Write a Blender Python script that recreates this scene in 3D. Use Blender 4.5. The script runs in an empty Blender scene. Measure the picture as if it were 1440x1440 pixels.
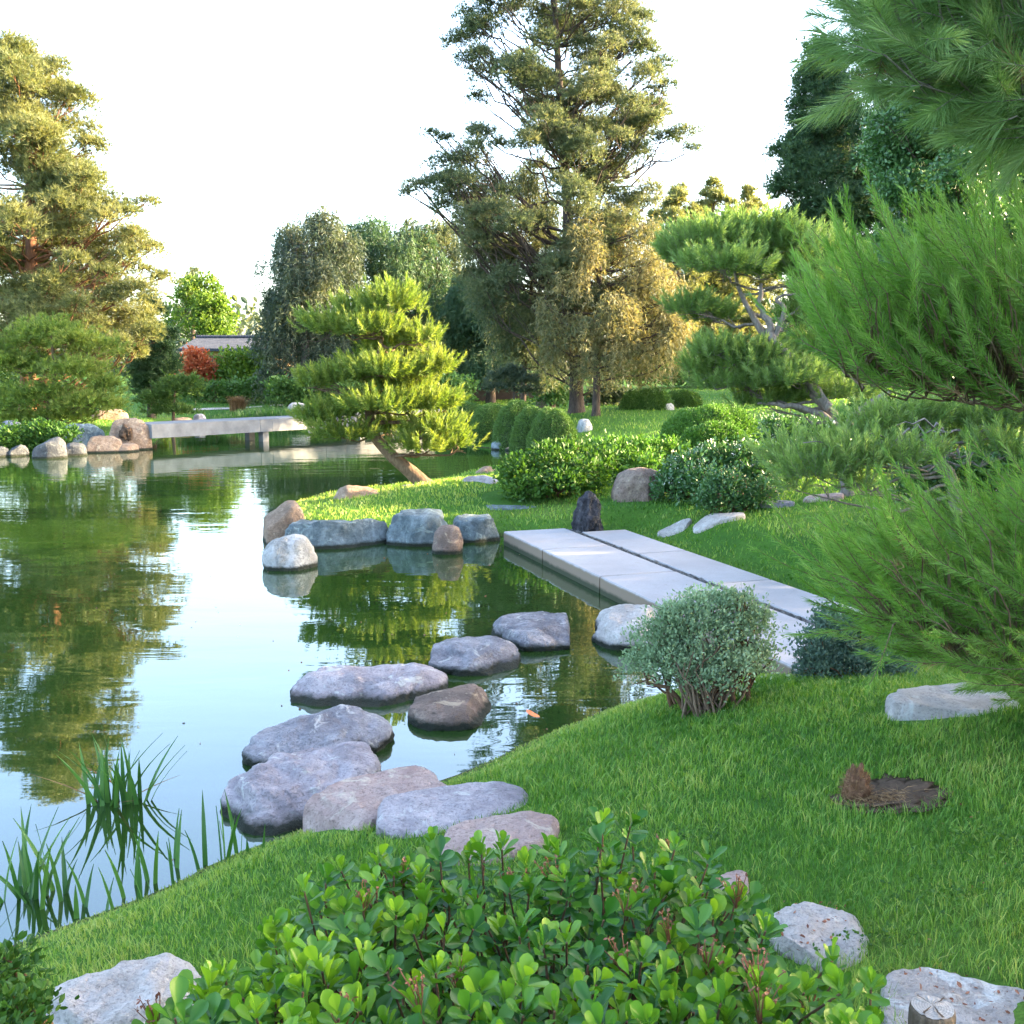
import bpy, bmesh, math, random
import numpy as np
from mathutils import Vector, noise as mnoise

# ------------------------------------------------------------------ camera, sky, sun, exposure
SC = bpy.context.scene
COL = SC.collection
FPX, CAM_H, PITCH = 1450.0, 2.4, math.atan(200.0 / 1450.0)
SUN_AZ, SUN_EL = math.radians(80), math.radians(15)     # azimuth from +Y (view direction) towards +X

cam_d = bpy.data.cameras.new('camera')
cam = bpy.data.objects.new('camera', cam_d)
COL.objects.link(cam)
cam.location = (0, 0, CAM_H)
cam.rotation_euler = (math.pi / 2 - PITCH, 0, 0)
cam_d.sensor_width = 36
cam_d.lens = FPX / 1440 * 36
cam_d.clip_start, cam_d.clip_end = 0.05, 2000
SC.camera = cam

W = bpy.data.worlds.new('World')
SC.world = W
W.use_nodes = True
wn = W.node_tree.nodes
sky = wn.new('ShaderNodeTexSky')
sky.sky_type = 'NISHITA'
sky.sun_disc = False
sky.sun_elevation = SUN_EL
sky.sun_rotation = SUN_AZ
sky.altitude = 300
sky.air_density = 0.9
sky.dust_density = 4.0
sky.ozone_density = 1.0
W.node_tree.links.new(sky.outputs[0], wn['Background'].inputs[0])
wn['Background'].inputs[1].default_value = 0.15

sun_d = bpy.data.lights.new('sun', 'SUN')
sun_d.energy = 3.6
sun_d.angle = math.radians(0.6)
sun_d.color = (1.0, 0.76, 0.45)
sun = bpy.data.objects.new('sun', sun_d)
COL.objects.link(sun)
SUNV = Vector((math.sin(SUN_AZ) * math.cos(SUN_EL), math.cos(SUN_AZ) * math.cos(SUN_EL), math.sin(SUN_EL)))
sun.rotation_euler = SUNV.to_track_quat('Z', 'Y').to_euler()
sun.location = SUNV * 60

vs = SC.view_settings
vs.view_transform = 'Standard'
vs.look = 'None'
vs.gamma = 1
vs.exposure = 3.6
SC.cycles.max_bounces = 7
SC.cycles.diffuse_bounces = 3
SC.cycles.glossy_bounces = 3
SC.cycles.transmission_bounces = 4
SC.cycles.transparent_max_bounces = 6
SC.cycles.use_denoising = True
SC.cycles.sample_clamp_indirect = 6

# ------------------------------------------------------------------ helpers
RNG = np.random.default_rng(7)
random.seed(7)
CP, SP = math.cos(PITCH), math.sin(PITCH)

def ray(px, py):
    x, y = (px - 720) / FPX, (720 - py) / FPX
    return Vector((x, y * SP + CP, y * CP - SP))

def at_z(px, py, z):
    d = ray(px, py)
    return Vector((0, 0, CAM_H)) + d * ((z - CAM_H) / d.z)

def at_y(px, py, Y):
    d = ray(px, py)
    return Vector((0, 0, CAM_H)) + d * (Y / d.y)

def unit(a):
    return a / np.maximum(np.linalg.norm(a, axis=-1, keepdims=True), 1e-9)

def rand_unit(n, rng=RNG):
    return unit(rng.normal(size=(n, 3)))

def perp(d):
    ref = np.where(np.abs(d[:, 2:3]) < 0.9, np.array([[0, 0, 1.0]]), np.array([[1.0, 0, 0]]))
    a = unit(np.cross(d, ref))
    return a, np.cross(d, a)

class Geo:
    """numpy accumulator for one mesh"""
    def __init__(s):
        s.V, s.F, s.R, s.n = [], [], [], 0
    def add(s, V, F, R=None):
        V = np.asarray(V, dtype=np.float64).reshape(-1, 3)
        F = np.asarray(F, dtype=np.int64)
        s.V.append(V); s.F.append(F + s.n)
        s.R.append(np.zeros(len(V)) if R is None else np.broadcast_to(np.asarray(R, dtype=np.float64), (len(V),)))
        s.n += len(V)
    def obj(s, name, mat, parent=None, loc=None, smooth=False):
        V = np.concatenate(s.V); R = np.concatenate(s.R)
        org = np.array(parent_loc(parent)) if parent is not None else (np.array(loc) if loc is not None else np.zeros(3))
        V = V - org
        me = bpy.data.meshes.new(name)
        me.vertices.add(len(V)); me.vertices.foreach_set('co', V.astype(np.float32).ravel())
        nl = sum(f.size for f in s.F); nf = sum(len(f) for f in s.F)
        me.loops.add(nl); me.polygons.add(nf)
        me.loops.foreach_set('vertex_index', np.concatenate([f.ravel() for f in s.F]).astype(np.int32))
        cnt = np.concatenate([np.full(len(f), f.shape[1]) for f in s.F])
        st = np.concatenate([[0], np.cumsum(cnt)[:-1]])
        me.polygons.foreach_set('loop_start', st.astype(np.int32))
        at = me.attributes.new('rnd', 'FLOAT', 'POINT'); at.data.foreach_set('value', R.astype(np.float32))
        me.update(calc_edges=True)
        me.validate()
        me.polygons.foreach_set('use_smooth', np.full(len(me.polygons), smooth))
        for m in (mat if isinstance(mat, (list, tuple)) else [mat]):
            me.materials.append(m)
        o = bpy.data.objects.new(name, me)
        COL.objects.link(o)
        if parent is not None: o.parent = parent
        elif loc is not None: o.location = loc
        return o

def parent_loc(p):
    v = Vector(p.location)
    while p.parent is not None:
        p = p.parent; v = v + Vector(p.location)
    return v

def tag(o, label=None, cat=None, group=None, kind=None):
    if label: o['label'] = label
    if cat: o['category'] = cat
    if group: o['group'] = group
    if kind: o['kind'] = kind
    return o

def thing(name, label, cat, loc, group=None):
    o = bpy.data.objects.new(name, None)
    o.empty_display_size = 0.2
    COL.objects.link(o)
    o.location = loc
    return tag(o, label, cat, group)

def tube(g, pts, rad, sides=6, R=0.0):
    P = np.array([list(p) for p in pts], dtype=float)
    n = len(P)
    rad = np.broadcast_to(np.asarray(rad, dtype=float), (n,))
    T = unit(np.gradient(P, axis=0))
    ref = np.array([0.0, 1.0, 0.0]) if abs(T[:, 1]).mean() < 0.8 else np.array([1.0, 0, 0])
    A = unit(np.cross(T, ref)); B = np.cross(T, A)
    th = np.arange(sides) / sides * 2 * math.pi
    V = P[:, None] + rad[:, None, None] * (np.cos(th)[None, :, None] * A[:, None] + np.sin(th)[None, :, None] * B[:, None])
    i = np.arange(n - 1)[:, None]; j = np.arange(sides)[None]
    j2 = (j + 1) % sides
    F = np.stack([i * sides + j, i * sides + j2, (i + 1) * sides + j2, (i + 1) * sides + j], -1).reshape(-1, 4)
    g.add(V.reshape(-1, 3), F, R)
    if sides <= 12:
        g.add(V[-1], np.arange(sides)[None], R)

def curve(a, b, k=6, bend=(0, 0, 0), wob=0.0, rng=RNG):
    a, b, bend = (np.array(list(v), dtype=float) for v in (a, b, bend))
    t = np.linspace(0, 1, k)[:, None]
    p = a + (b - a) * t + bend * 4 * t * (1 - t)
    if wob:
        w = rng.normal(size=(k, 3)) * wob; w[0] = 0; w[-1] = 0
        p = p + w
    return p

def smooth_path(pts, k=4):
    """Catmull-Rom through pts (x,y,z,r)"""
    P = np.array(pts, dtype=float)
    P = np.vstack([2 * P[0] - P[1], P, 2 * P[-1] - P[-2]])
    out = []
    for i in range(1, len(P) - 2):
        for t in np.arange(k) / k:
            p0, p1, p2, p3 = P[i - 1:i + 3]
            out.append(0.5 * (2 * p1 + (p2 - p0) * t + (2 * p0 - 5 * p1 + 4 * p2 - p3) * t * t + (3 * p1 - p0 - 3 * p2 + p3) * t ** 3))
    out.append(P[-2])
    return np.array(out)

def inst(g, tV, tF, P, X, Y, Z, S, R):
    """copies of a small template laid into one mesh"""
    tV = np.asarray(tV, dtype=float); n, k = len(P), len(tV)
    S = np.broadcast_to(np.asarray(S, dtype=float).reshape(-1, 1, 1) if np.ndim(S) else np.array(S).reshape(1, 1, 1), (n, 1, 1))
    V = P[:, None] + S * (tV[None, :, 0:1] * X[:, None] + tV[None, :, 1:2] * Y[:, None] + tV[None, :, 2:3] * Z[:, None])
    off = (np.arange(n) * k)[:, None, None]
    RR = np.repeat(np.broadcast_to(R, (n,)), k)
    V = V.reshape(-1, 3)
    base = g.n
    g.V.append(V); g.R.append(RR); g.n += len(V)
    for f in tF:
        g.F.append((np.asarray(f)[None] + off).reshape(-1, np.asarray(f).shape[1]) + base)

def tufts(g, P, D, n, L, w, spread, rng=RNG, R=None):
    """pine tufts: n thin needles fanned round axis D at P"""
    N = len(P)
    R = rng.random(N) if R is None else R
    d = unit(np.repeat(D, n, 0) + spread * rand_unit(N * n, rng))
    p = np.repeat(P, n, 0)
    L = np.repeat(np.broadcast_to(L, (N,)), n) * rng.uniform(0.65, 1.15, N * n)
    s = unit(np.cross(d, rand_unit(N * n, rng))) * (w * 0.5)
    V = np.stack([p - s, p + s, p + d * L[:, None]], 1).reshape(-1, 3)
    F = np.arange(N * n * 3).reshape(-1, 3)
    g.add(V, F, np.repeat(np.clip(np.repeat(R, n) + rng.normal(0, .08, N * n), 0, 1), 3))

def shoots(g, tw, P, D, Ls, per, nl, w, ang0=0.95, ang1=0.35, lift=0.15, rng=RNG, twr=0.003):
    """needled shoots: a curved axis clothed all round in long needles"""
    N = len(P)
    Ls = np.broadcast_to(Ls, (N,))
    t = (np.arange(per)[None] + rng.random((N, per))) / per
    up = np.array([0, 0, 1.0])
    ax = D[:, None] * (t * Ls[:, None])[..., None] + up * (lift * Ls[:, None] * t * t)[..., None]
    p = P[:, None] + ax
    d = unit(D[:, None] + up * (2 * lift * t)[..., None])
    p = p.reshape(-1, 3); d = d.reshape(-1, 3); tt = t.ravel()
    a, b = perp(d)
    ph = rng.random(N * per) * 2 * math.pi
    an = (ang0 + (ang1 - ang0) * tt) * rng.uniform(.75, 1.25, N * per)
    q = d * np.cos(an)[:, None] + (a * np.cos(ph)[:, None] + b * np.sin(ph)[:, None]) * np.sin(an)[:, None]
    LL = nl * rng.uniform(.7, 1.15, N * per)
    s = unit(np.cross(q, rand_unit(N * per, rng))) * (w * .5)
    mid = p + q * (LL * .55)[:, None] + np.array([0, 0, -0.04]) * LL[:, None]
    tip = p + q * LL[:, None] + np.array([0, 0, -0.10]) * LL[:, None]
    V = np.stack([p - s, p + s, mid + s * .8, mid - s * .8, tip], 1).reshape(-1, 3)
    o = np.arange(N * per)[:, None] * 5
    R = np.repeat(np.clip(np.repeat(rng.random(N), per) * .6 + tt * .3 + rng.normal(0, .08, N * per), 0, 1), 5)
    base = g.n
    g.V.append(V); g.R.append(R); g.n += len(V)
    g.F.append(o + np.array([[0, 1, 2, 3]]) + base); g.F.append(o + np.array([[3, 2, 4]]) + base)
    if tw is not None:
        for i in range(N):
            ts = np.linspace(0, 1, 4)
            pts = P[i] + D[i] * (ts * Ls[i])[:, None] + up * (lift * Ls[i] * ts * ts)[:, None]
            tube(tw, pts, np.linspace(twr, twr * .4, 4), 4)

def box(g, c, s, R=0.0, rz=0.0):
    cx, cy, cz = c; hx, hy, hz = s[0] / 2, s[1] / 2, s[2] / 2
    V = np.array([[x, y, z] for z in (-hz, hz) for y in (-hy, hy) for x in (-hx, hx)])
    if rz:
        co, si = math.cos(rz), math.sin(rz)
        V = np.stack([V[:, 0] * co - V[:, 1] * si, V[:, 0] * si + V[:, 1] * co, V[:, 2]], 1)
    g.add(V + np.array([cx, cy, cz]), [[0, 2, 3, 1], [4, 5, 7, 6], [0, 1, 5, 4], [2, 6, 7, 3], [0, 4, 6, 2], [1, 3, 7, 5]], R)

# ------------------------------------------------------------------ materials
def new_mat(name):
    m = bpy.data.materials.new(name); m.use_nodes = True
    nt = m.node_tree; nt.nodes.clear()
    out = nt.nodes.new('ShaderNodeOutputMaterial')
    return m, nt, out

def N(nt, typ, **kw):
    n = nt.nodes.new(typ)
    for k, v in kw.items():
        if k.startswith('i_'):
            key = k[2:]
            n.inputs[int(key) if key.isdigit() else key.replace('_', ' ')].default_value = v
        else: setattr(n, k, v)
    return n

def ramp(nt, fac, stops):
    r = nt.nodes.new('ShaderNodeValToRGB')
    e = r.color_ramp.elements
    while len(e) < len(stops): e.new(0.5)
    for el, (p, c) in zip(e, stops):
        el.position = p; el.color = (*c, 1) if len(c) == 3 else c
    nt.links.new(fac, r.inputs[0])
    return r.outputs[0]

def noise_tex(nt, scale, detail=4, rough=.55, vec=None, dist=0.0):
    n = N(nt, 'ShaderNodeTexNoise', i_Scale=scale, i_Detail=detail, i_Roughness=rough, i_Distortion=dist)
    if vec is not None: nt.links.new(vec, n.inputs['Vector'])
    return n.outputs['Fac']

def mix_col(nt, fac, a, b, mode='MIX'):
    m = N(nt, 'ShaderNodeMix', data_type='RGBA', blend_type=mode)
    L = nt.links
    for sock, v in ((m.inputs[0], fac), (m.inputs[6], a), (m.inputs[7], b)):
        if hasattr(v, 'is_output'): L.new(v, sock)
        elif isinstance(v, (tuple, list)): sock.default_value = (*v, 1)
        else: sock.default_value = v
    return m.outputs[2]

def foliage(name, stops, trans=.35, tint=(1.2, 1.15, .6), rough=.5, spec=.3, nscale=.6):
    """leaf: principled front, translucent back light; colour varies leaf by leaf"""
    m, nt, out = new_mat(name); L = nt.links
    at = N(nt, 'ShaderNodeAttribute', attribute_name='rnd')
    geo = N(nt, 'ShaderNodeNewGeometry')
    nz = noise_tex(nt, nscale, 2, .5, geo.outputs['Position'])
    ad = N(nt, 'ShaderNodeMath', operation='MULTIPLY_ADD', i_1=.55); L.new(at.outputs['Fac'], ad.inputs[0])
    s2 = N(nt, 'ShaderNodeMath', operation='MULTIPLY', i_1=.5); L.new(nz, s2.inputs[0]); L.new(s2.outputs[0], ad.inputs[2])
    c = ramp(nt, ad.outputs[0], stops)
    p = N(nt, 'ShaderNodeBsdfPrincipled', i_Roughness=rough)
    p.inputs['Specular IOR Level'].default_value = spec
    L.new(c, p.inputs['Base Color'])
    t = N(nt, 'ShaderNodeBsdfTranslucent')
    L.new(mix_col(nt, 1.0, c, tint, 'MULTIPLY'), t.inputs['Color'])
    mx = N(nt, 'ShaderNodeMixShader', i_0=trans)
    L.new(p.outputs[0], mx.inputs[1]); L.new(t.outputs[0], mx.inputs[2])
    L.new(mx.outputs[0], out.inputs[0])
    return m

def bark(name, c1, c2, scale=18, rough=.9, bump=.6):
    m, nt, out = new_mat(name); L = nt.links
    geo = N(nt, 'ShaderNodeTexCoord')
    mp = N(nt, 'ShaderNodeMapping'); mp.inputs['Scale'].default_value = (1, 1, .25); L.new(geo.outputs['Object'], mp.inputs[0])
    nz = noise_tex(nt, scale, 6, .65, mp.outputs[0], .6)
    c = ramp(nt, nz, [(.3, c1), (.7, c2)])
    p = N(nt, 'ShaderNodeBsdfPrincipled', i_Roughness=rough); p.inputs['Specular IOR Level'].default_value = .2
    L.new(c, p.inputs['Base Color'])
    b = N(nt, 'ShaderNodeBump', i_Strength=bump, i_Distance=.03); L.new(nz, b.inputs['Height']); L.new(b.outputs[0], p.inputs['Normal'])
    L.new(p.outputs[0], out.inputs[0])
    return m

def stone(name, base, dark, light, scale=1.0, wet=True, veins=0.0, rough=.8):
    """weathered rock: mottling, pits, cracks and a wet algae mark along the waterline"""
    m, nt, out = new_mat(name); L = nt.links
    tc = N(nt, 'ShaderNodeTexCoord'); geo = N(nt, 'ShaderNodeNewGeometry')
    oi = N(nt, 'ShaderNodeObjectInfo')
    sc = N(nt, 'ShaderNodeVectorMath', operation='ADD')
    L.new(tc.outputs['Object'], sc.inputs[0])
    off = N(nt, 'ShaderNodeVectorMath', operation='SCALE', i_Scale=37.0); 
    cb = N(nt, 'ShaderNodeCombineXYZ'); 
    for k in range(3): L.new(oi.outputs['Random'], cb.inputs[k])
    L.new(cb.outputs[0], off.inputs[0]); L.new(off.outputs[0], sc.inputs[1])
    v = sc.outputs[0]
    big = noise_tex(nt, 2.6 * scale, 5, .6, v, .4)
    mid = noise_tex(nt, 11 * scale, 6, .68, v, .3)
    fin = noise_tex(nt, 60 * scale, 5, .75, v)
    c = ramp(nt, big, [(.32, dark), (.5, base), (.68, light)])
    c = mix_col(nt, ramp(nt, mid, [(.40, (0, 0, 0)), (.6, (1, 1, 1))]), mix_col(nt, .5, c, dark), c)
    c = mix_col(nt, ramp(nt, fin, [(.34, (.65, .65, .65)), (.48, (0, 0, 0))]), c, tuple(x * .4 for x in dark))
    c = mix_col(nt, ramp(nt, fin, [(.62, (0, 0, 0)), (.74, (.4, .4, .4))]), c, tuple(min(.75, x * 1.5) for x in light))
    vor = N(nt, 'ShaderNodeTexVoronoi', feature='DISTANCE_TO_EDGE', i_Scale=2.2 * scale)
    wv = N(nt, 'ShaderNodeVectorMath', operation='ADD')
    nzc = N(nt, 'ShaderNodeTexNoise', i_Scale=3.0 * scale, i_Detail=4); L.new(v, nzc.inputs['Vector'])
    L.new(v, wv.inputs[0]); L.new(nzc.outputs['Color'], wv.inputs[1]); L.new(wv.outputs[0], vor.inputs['Vector'])
    cr = ramp(nt, vor.outputs['Distance'], [(0.0, (.3, .3, .3)), (.02, (0, 0, 0))])
    c = mix_col(nt, cr, c, tuple(x * .5 for x in dark))
    pit = N(nt, 'ShaderNodeTexVoronoi', i_Scale=38 * scale); pit.inputs['Randomness'].default_value = 1; L.new(v, pit.inputs['Vector'])
    pm = N(nt, 'ShaderNodeMath', operation='MULTIPLY_ADD', i_1=.9); L.new(mid, pm.inputs[0]); L.new(pit.outputs['Distance'], pm.inputs[2])
    pits = ramp(nt, pm.outputs[0], [(.42, (.7, .7, .7)), (.5, (0, 0, 0))])
    c = mix_col(nt, pits, c, tuple(x * .45 for x in dark))
    lich = noise_tex(nt, 5.5 * scale, 8, .7, v, 1.0)
    c = mix_col(nt, ramp(nt, lich, [(.57, (0, 0, 0)), (.63, (.7, .7, .7))]), c, tuple(min(.72, x * 1.22 * k) for x, k in zip(light, (1, 1.02, .92))))
    if veins:
        wav = N(nt, 'ShaderNodeTexWave', i_Scale=1.6 * scale, i_Distortion=9.0, i_Detail=4.0); wav.inputs['Detail Scale'].default_value = 1.6
        L.new(v, wav.inputs['Vector'])
        c = mix_col(nt, ramp(nt, wav.outputs['Fac'], [(.62, (0, 0, 0)), (.95, (veins, veins, veins))]), c, tuple(min(.8, x * 2.2) for x in light))
    rg = rough
    if wet:
        sep = N(nt, 'ShaderNodeSeparateXYZ'); L.new(geo.outputs['Position'], sep.inputs[0])
        ad = N(nt, 'ShaderNodeMath', operation='MULTIPLY_ADD', i_1=-.07); L.new(mid, ad.inputs[0]); L.new(sep.outputs[2], ad.inputs[2])
        wm = ramp(nt, ad.outputs[0], [(.0, (1, 1, 1)), (.035, (0, 0, 0))])
        c = mix_col(nt, wm, c, (.018, .022, .012))
    p = N(nt, 'ShaderNodeBsdfPrincipled', i_Roughness=rough); p.inputs['Specular IOR Level'].default_value = .3
    L.new(c, p.inputs['Base Color'])
    bsum = N(nt, 'ShaderNodeMath', operation='ADD'); L.new(mid, bsum.inputs[0])
    bs2 = N(nt, 'ShaderNodeMath', operation='MULTIPLY', i_1=.8); L.new(lich, bs2.inputs[0]); L.new(bs2.outputs[0], bsum.inputs[1])
    b1 = N(nt, 'ShaderNodeBump', i_Strength=1.0, i_Distance=.09); L.new(bsum.outputs[0], b1.inputs['Height'])
    b2 = N(nt, 'ShaderNodeBump', i_Strength=1.0, i_Distance=.02); L.new(fin, b2.inputs['Height']); L.new(b1.outputs[0], b2.inputs['Normal'])
    L.new(b2.outputs[0], p.inputs['Normal'])
    L.new(p.outputs[0], out.inputs[0])
    return m

def plain(name, c1, c2=None, scale=8, rough=.7, spec=.3, bump=0.0):
    m, nt, out = new_mat(name); L = nt.links
    p = N(nt, 'ShaderNodeBsdfPrincipled', i_Roughness=rough); p.inputs['Specular IOR Level'].default_value = spec
    tc = N(nt, 'ShaderNodeTexCoord')
    nz = noise_tex(nt, scale, 6, .65, tc.outputs['Object'])
    L.new(ramp(nt, nz, [(.3, c1), (.7, c2 or tuple(x * 1.15 for x in c1))]), p.inputs['Base Color'])
    if bump:
        b = N(nt, 'ShaderNodeBump', i_Strength=bump, i_Distance=.01); L.new(nz, b.inputs['Height']); L.new(b.outputs[0], p.inputs['Normal'])
    L.new(p.outputs[0], out.inputs[0])
    return m

M = {}
G = lambda a, b, c: [(.2, a), (.5, b), (.85, c)]
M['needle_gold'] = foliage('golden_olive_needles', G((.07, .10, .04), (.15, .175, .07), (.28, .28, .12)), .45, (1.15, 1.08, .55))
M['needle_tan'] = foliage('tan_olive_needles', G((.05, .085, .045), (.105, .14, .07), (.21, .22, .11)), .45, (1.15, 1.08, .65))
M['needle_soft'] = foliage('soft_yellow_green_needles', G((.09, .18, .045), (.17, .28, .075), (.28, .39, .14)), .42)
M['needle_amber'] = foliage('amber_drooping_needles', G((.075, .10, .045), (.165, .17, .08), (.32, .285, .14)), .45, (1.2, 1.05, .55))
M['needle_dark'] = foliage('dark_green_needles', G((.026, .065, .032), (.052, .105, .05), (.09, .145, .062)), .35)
M['needle_grey'] = foliage('grey_green_needles', G((.04, .065, .045), (.07, .10, .065), (.13, .145, .08)), .35)
M['needle_lime'] = foliage('lime_needles', G((.065, .13, .025), (.15, .225, .045), (.29, .33, .085)), .42, (1.2, 1.15, .4))
M['needle_mid'] = foliage('mid_green_needles', G((.04, .085, .018), (.075, .14, .03), (.12, .19, .05)), .4)
M['needle_fresh'] = foliage('fresh_green_needles', G((.065, .16, .022), (.14, .28, .045), (.28, .42, .12)), .42, (1.1, 1.2, .5), .45, .3)
M['needle_blue'] = foliage('soft_green_needles', G((.075, .16, .05), (.14, .25, .08), (.25, .36, .15)), .4)
M['leaf_dark'] = foliage('dark_glossy_leaves', G((.03, .08, .028), (.058, .14, .042), (.12, .22, .075)), .25, (1.1, 1.2, .5), .35, .5)
M['leaf_mid'] = foliage('mid_green_leaves', G((.025, .07, .014), (.05, .12, .02), (.10, .19, .03)), .35, (1.15, 1.15, .4), .5, .2)
M['leaf_lit'] = foliage('yellow_green_leaves', G((.05, .11, .015), (.10, .18, .022), (.17, .24, .035)), .4)
M['leaf_clip'] = foliage('clipped_hedge_leaves', G((.05, .11, .022), (.09, .175, .038), (.14, .235, .055)), .25, (1.1, 1.15, .5), .5, .3)
M['leaf_clip_lit'] = foliage('bright_clipped_leaves', G((.045, .12, .018), (.085, .19, .028), (.13, .25, .04)), .3, (1.1, 1.15, .5), .5, .3)
M['leaf_sage'] = foliage('grey_sage_leaves', G((.12, .19, .10), (.22, .31, .17), (.35, .45, .28)), .25, (1.05, 1.1, .8), .7, .15)
M['leaf_sagedk'] = foliage('dark_sage_leaves', G((.05, .09, .065), (.085, .145, .105), (.15, .22, .16)), .25, (1.05, 1.1, .8), .6, .2)
M['leaf_red'] = foliage('copper_red_leaves', G((.28, .06, .03), (.48, .13, .05), (.62, .24, .10)), .35, (1.1, .8, .6))
M['leaf_haw'] = foliage('hawthorn_leaves', [(.1, (.008, .04, .009)), (.36, (.025, .105, .013)), (.6, (.08, .205, .017)), (.88, (.22, .36, .025))], .35, (1.15, 1.15, .35), .36, .32, .9)
M['iris'] = foliage('iris_blades', G((.02, .075, .02), (.045, .13, .03), (.09, .2, .04)), .35, (1.15, 1.15, .4), .4, .4)
M['grass'] = foliage('lawn_blades', [(.05, (.014, .065, .010)), (.36, (.065, .175, .02)), (.6, (.165, .29, .045)), (.78, (.29, .36, .08)), (.98, (.44, .38, .15))], .35, (1.1, 1.15, .4), .5, .25, 1.1)
M['straw'] = foliage('dry_grass', G((.12, .07, .03), (.2, .12, .06), (.34, .22, .12)), .2, (1.1, 1, .8), .8, .1)
M['bark_red'] = bark('reddish_bark', (.10, .045, .025), (.27, .13, .07), 10)
M['bark_dark'] = bark('dark_bark', (.03, .022, .018), (.10, .075, .06), 14)
M['bark_grey'] = bark('pale_grey_bark', (.09, .075, .065), (.27, .235, .21), 22)
M['bark_brown'] = bark('brown_bark', (.07, .045, .03), (.2, .14, .09), 22)
M['twig'] = bark('brown_twigs', (.06, .035, .02), (.16, .09, .05), 30)
M['st_lav'] = stone('lavender_grey_stone', (.52, .455, .475), (.27, .235, .255), (.66, .59, .60))
M['st_grey'] = stone('grey_stone', (.40, .38, .405), (.19, .18, .205), (.56, .52, .54))
M['st_dkgrey'] = stone('dark_grey_stone', (.29, .275, .30), (.12, .115, .135), (.45, .43, .45))
M['st_tan'] = stone('tan_stone', (.36, .25, .17), (.19, .125, .085), (.47, .36, .27))
M['st_brown'] = stone('brown_stone', (.30, .21, .165), (.14, .10, .08), (.45, .35, .27))
M['st_pink'] = stone('pink_stone', (.55, .39, .34), (.36, .24, .21), (.65, .50, .44))
M['st_pale'] = stone('pale_stone', (.60, .54, .50), (.42, .37, .335), (.70, .65, .61))
M['st_white'] = stone('white_streaked_stone', (.50, .49, .46), (.26, .25, .23), (.62, .61, .59), .8, True, .3)
M['st_blue'] = stone('blue_grey_stone', (.17, .215, .225), (.075, .10, .11), (.28, .33, .34), 1.0, True, .12)
M['st_shore'] = stone('shore_grey_stone', (.095, .10, .105), (.045, .05, .055), (.16, .165, .165))
M['st_black'] = stone('black_veined_stone', (.045, .045, .055), (.015, .015, .02), (.10, .10, .115), 1.6, False, .18)
M['concrete'] = plain('pale_concrete', (.33, .31, .30), (.40, .375, .365), 5.0, .8, .25, .12)
M['bridge'] = plain('bridge_concrete', (.115, .118, .122), (.20, .205, .21), 2.4, .8, .25, .1)
M['gravel'] = stone('dark_gravel', (.24, .225, .215), (.09, .085, .08), (.42, .40, .38), 6, False)
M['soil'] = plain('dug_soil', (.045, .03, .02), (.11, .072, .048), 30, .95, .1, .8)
M['wood'] = bark('weathered_wood', (.08, .055, .035), (.22, .16, .11), 40)
M['petal'] = foliage('white_petals', G((.6, .6, .58), (.75, .74, .72), (.85, .84, .82)), .3, (1, 1, 1))
M['petal_pink'] = foliage('mauve_petals', G((.35, .16, .3), (.45, .22, .4), (.55, .3, .5)), .3, (1, 1, 1))
M['bits'] = foliage('dry_flower_bits', G((.12, .04, .025), (.2, .075, .04), (.3, .13, .07)), .1, (1, 1, 1))
M['hedgecore'] = plain('dark_core_green', (.03, .05, .02), (.05, .075, .03), 12, .9, .1)  # dark filler tone: the shade inside the mounds put into colour
M['white_paint'] = plain('white_paint', (.75, .74, .72), (.8, .79, .77), 4, .6)
M['black_paint'] = plain('black_paint', (.02, .02, .022), (.03, .03, .03), 4, .5)
# ------------------------------------------------------------------ ground, pond, path
SZ = .19
SL_A = [at_z(708, 747, SZ), at_z(928, 850, SZ)]
_u = (SL_A[1] - SL_A[0]); _u.z = 0; PU = _u.normalized()             # along the path, towards the camera
PN = Vector((-PU.y, PU.x, 0))
if PN.x < 0: PN = -PN                                               # across the path, to the right
P0 = Vector((SL_A[0].x, SL_A[0].y, 0))
def pathpt(s, t): return P0 + PU * s + PN * t
def path_st(p):
    d = Vector((p.x, p.y, 0)) - P0
    return d.dot(PU), d.dot(PN)

_px = [(-200, 1395), (0, 1335), (60, 1312), (200, 1262), (340, 1195), (430, 1165), (540, 1125), (655, 1085), (760, 1035), (860, 995), (960, 968), (1060, 956)]
POND = [(-14, 2.2), (-6, 2.8)] + [tuple(at_z(x, y, 0).xy) for x, y in _px]
_e = [path_st(at_z(708, 747, SZ)), path_st(at_z(1090, 925, SZ))]
PATH_END = _e[1][0]
POND += [tuple(pathpt(PATH_END, .45).xy), tuple(pathpt(PATH_END * .5, .4).xy), tuple(pathpt(0.25, .35).xy)]
POND += [tuple(at_z(x, y, 0).xy) for x, y in [(690, 751), (640, 753), (560, 756), (480, 758), (412, 758), (376, 746), (385, 722), (440, 706),
        (520, 697), (600, 685), (650, 672), (700, 664), (760, 656), (800, 648), (790, 640), (745, 634), (700, 631), (655, 628), (640, 612),
        (636, 600), (600, 593), (500, 589), (400, 591), (300, 592), (232, 597), (222, 622), (205, 631), (120, 631), (60, 634), (0, 636), (-100, 640), (-300, 660)]]
POND += [(-45, 24), (-48, 2.0)]
POND = np.array(POND)

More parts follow.
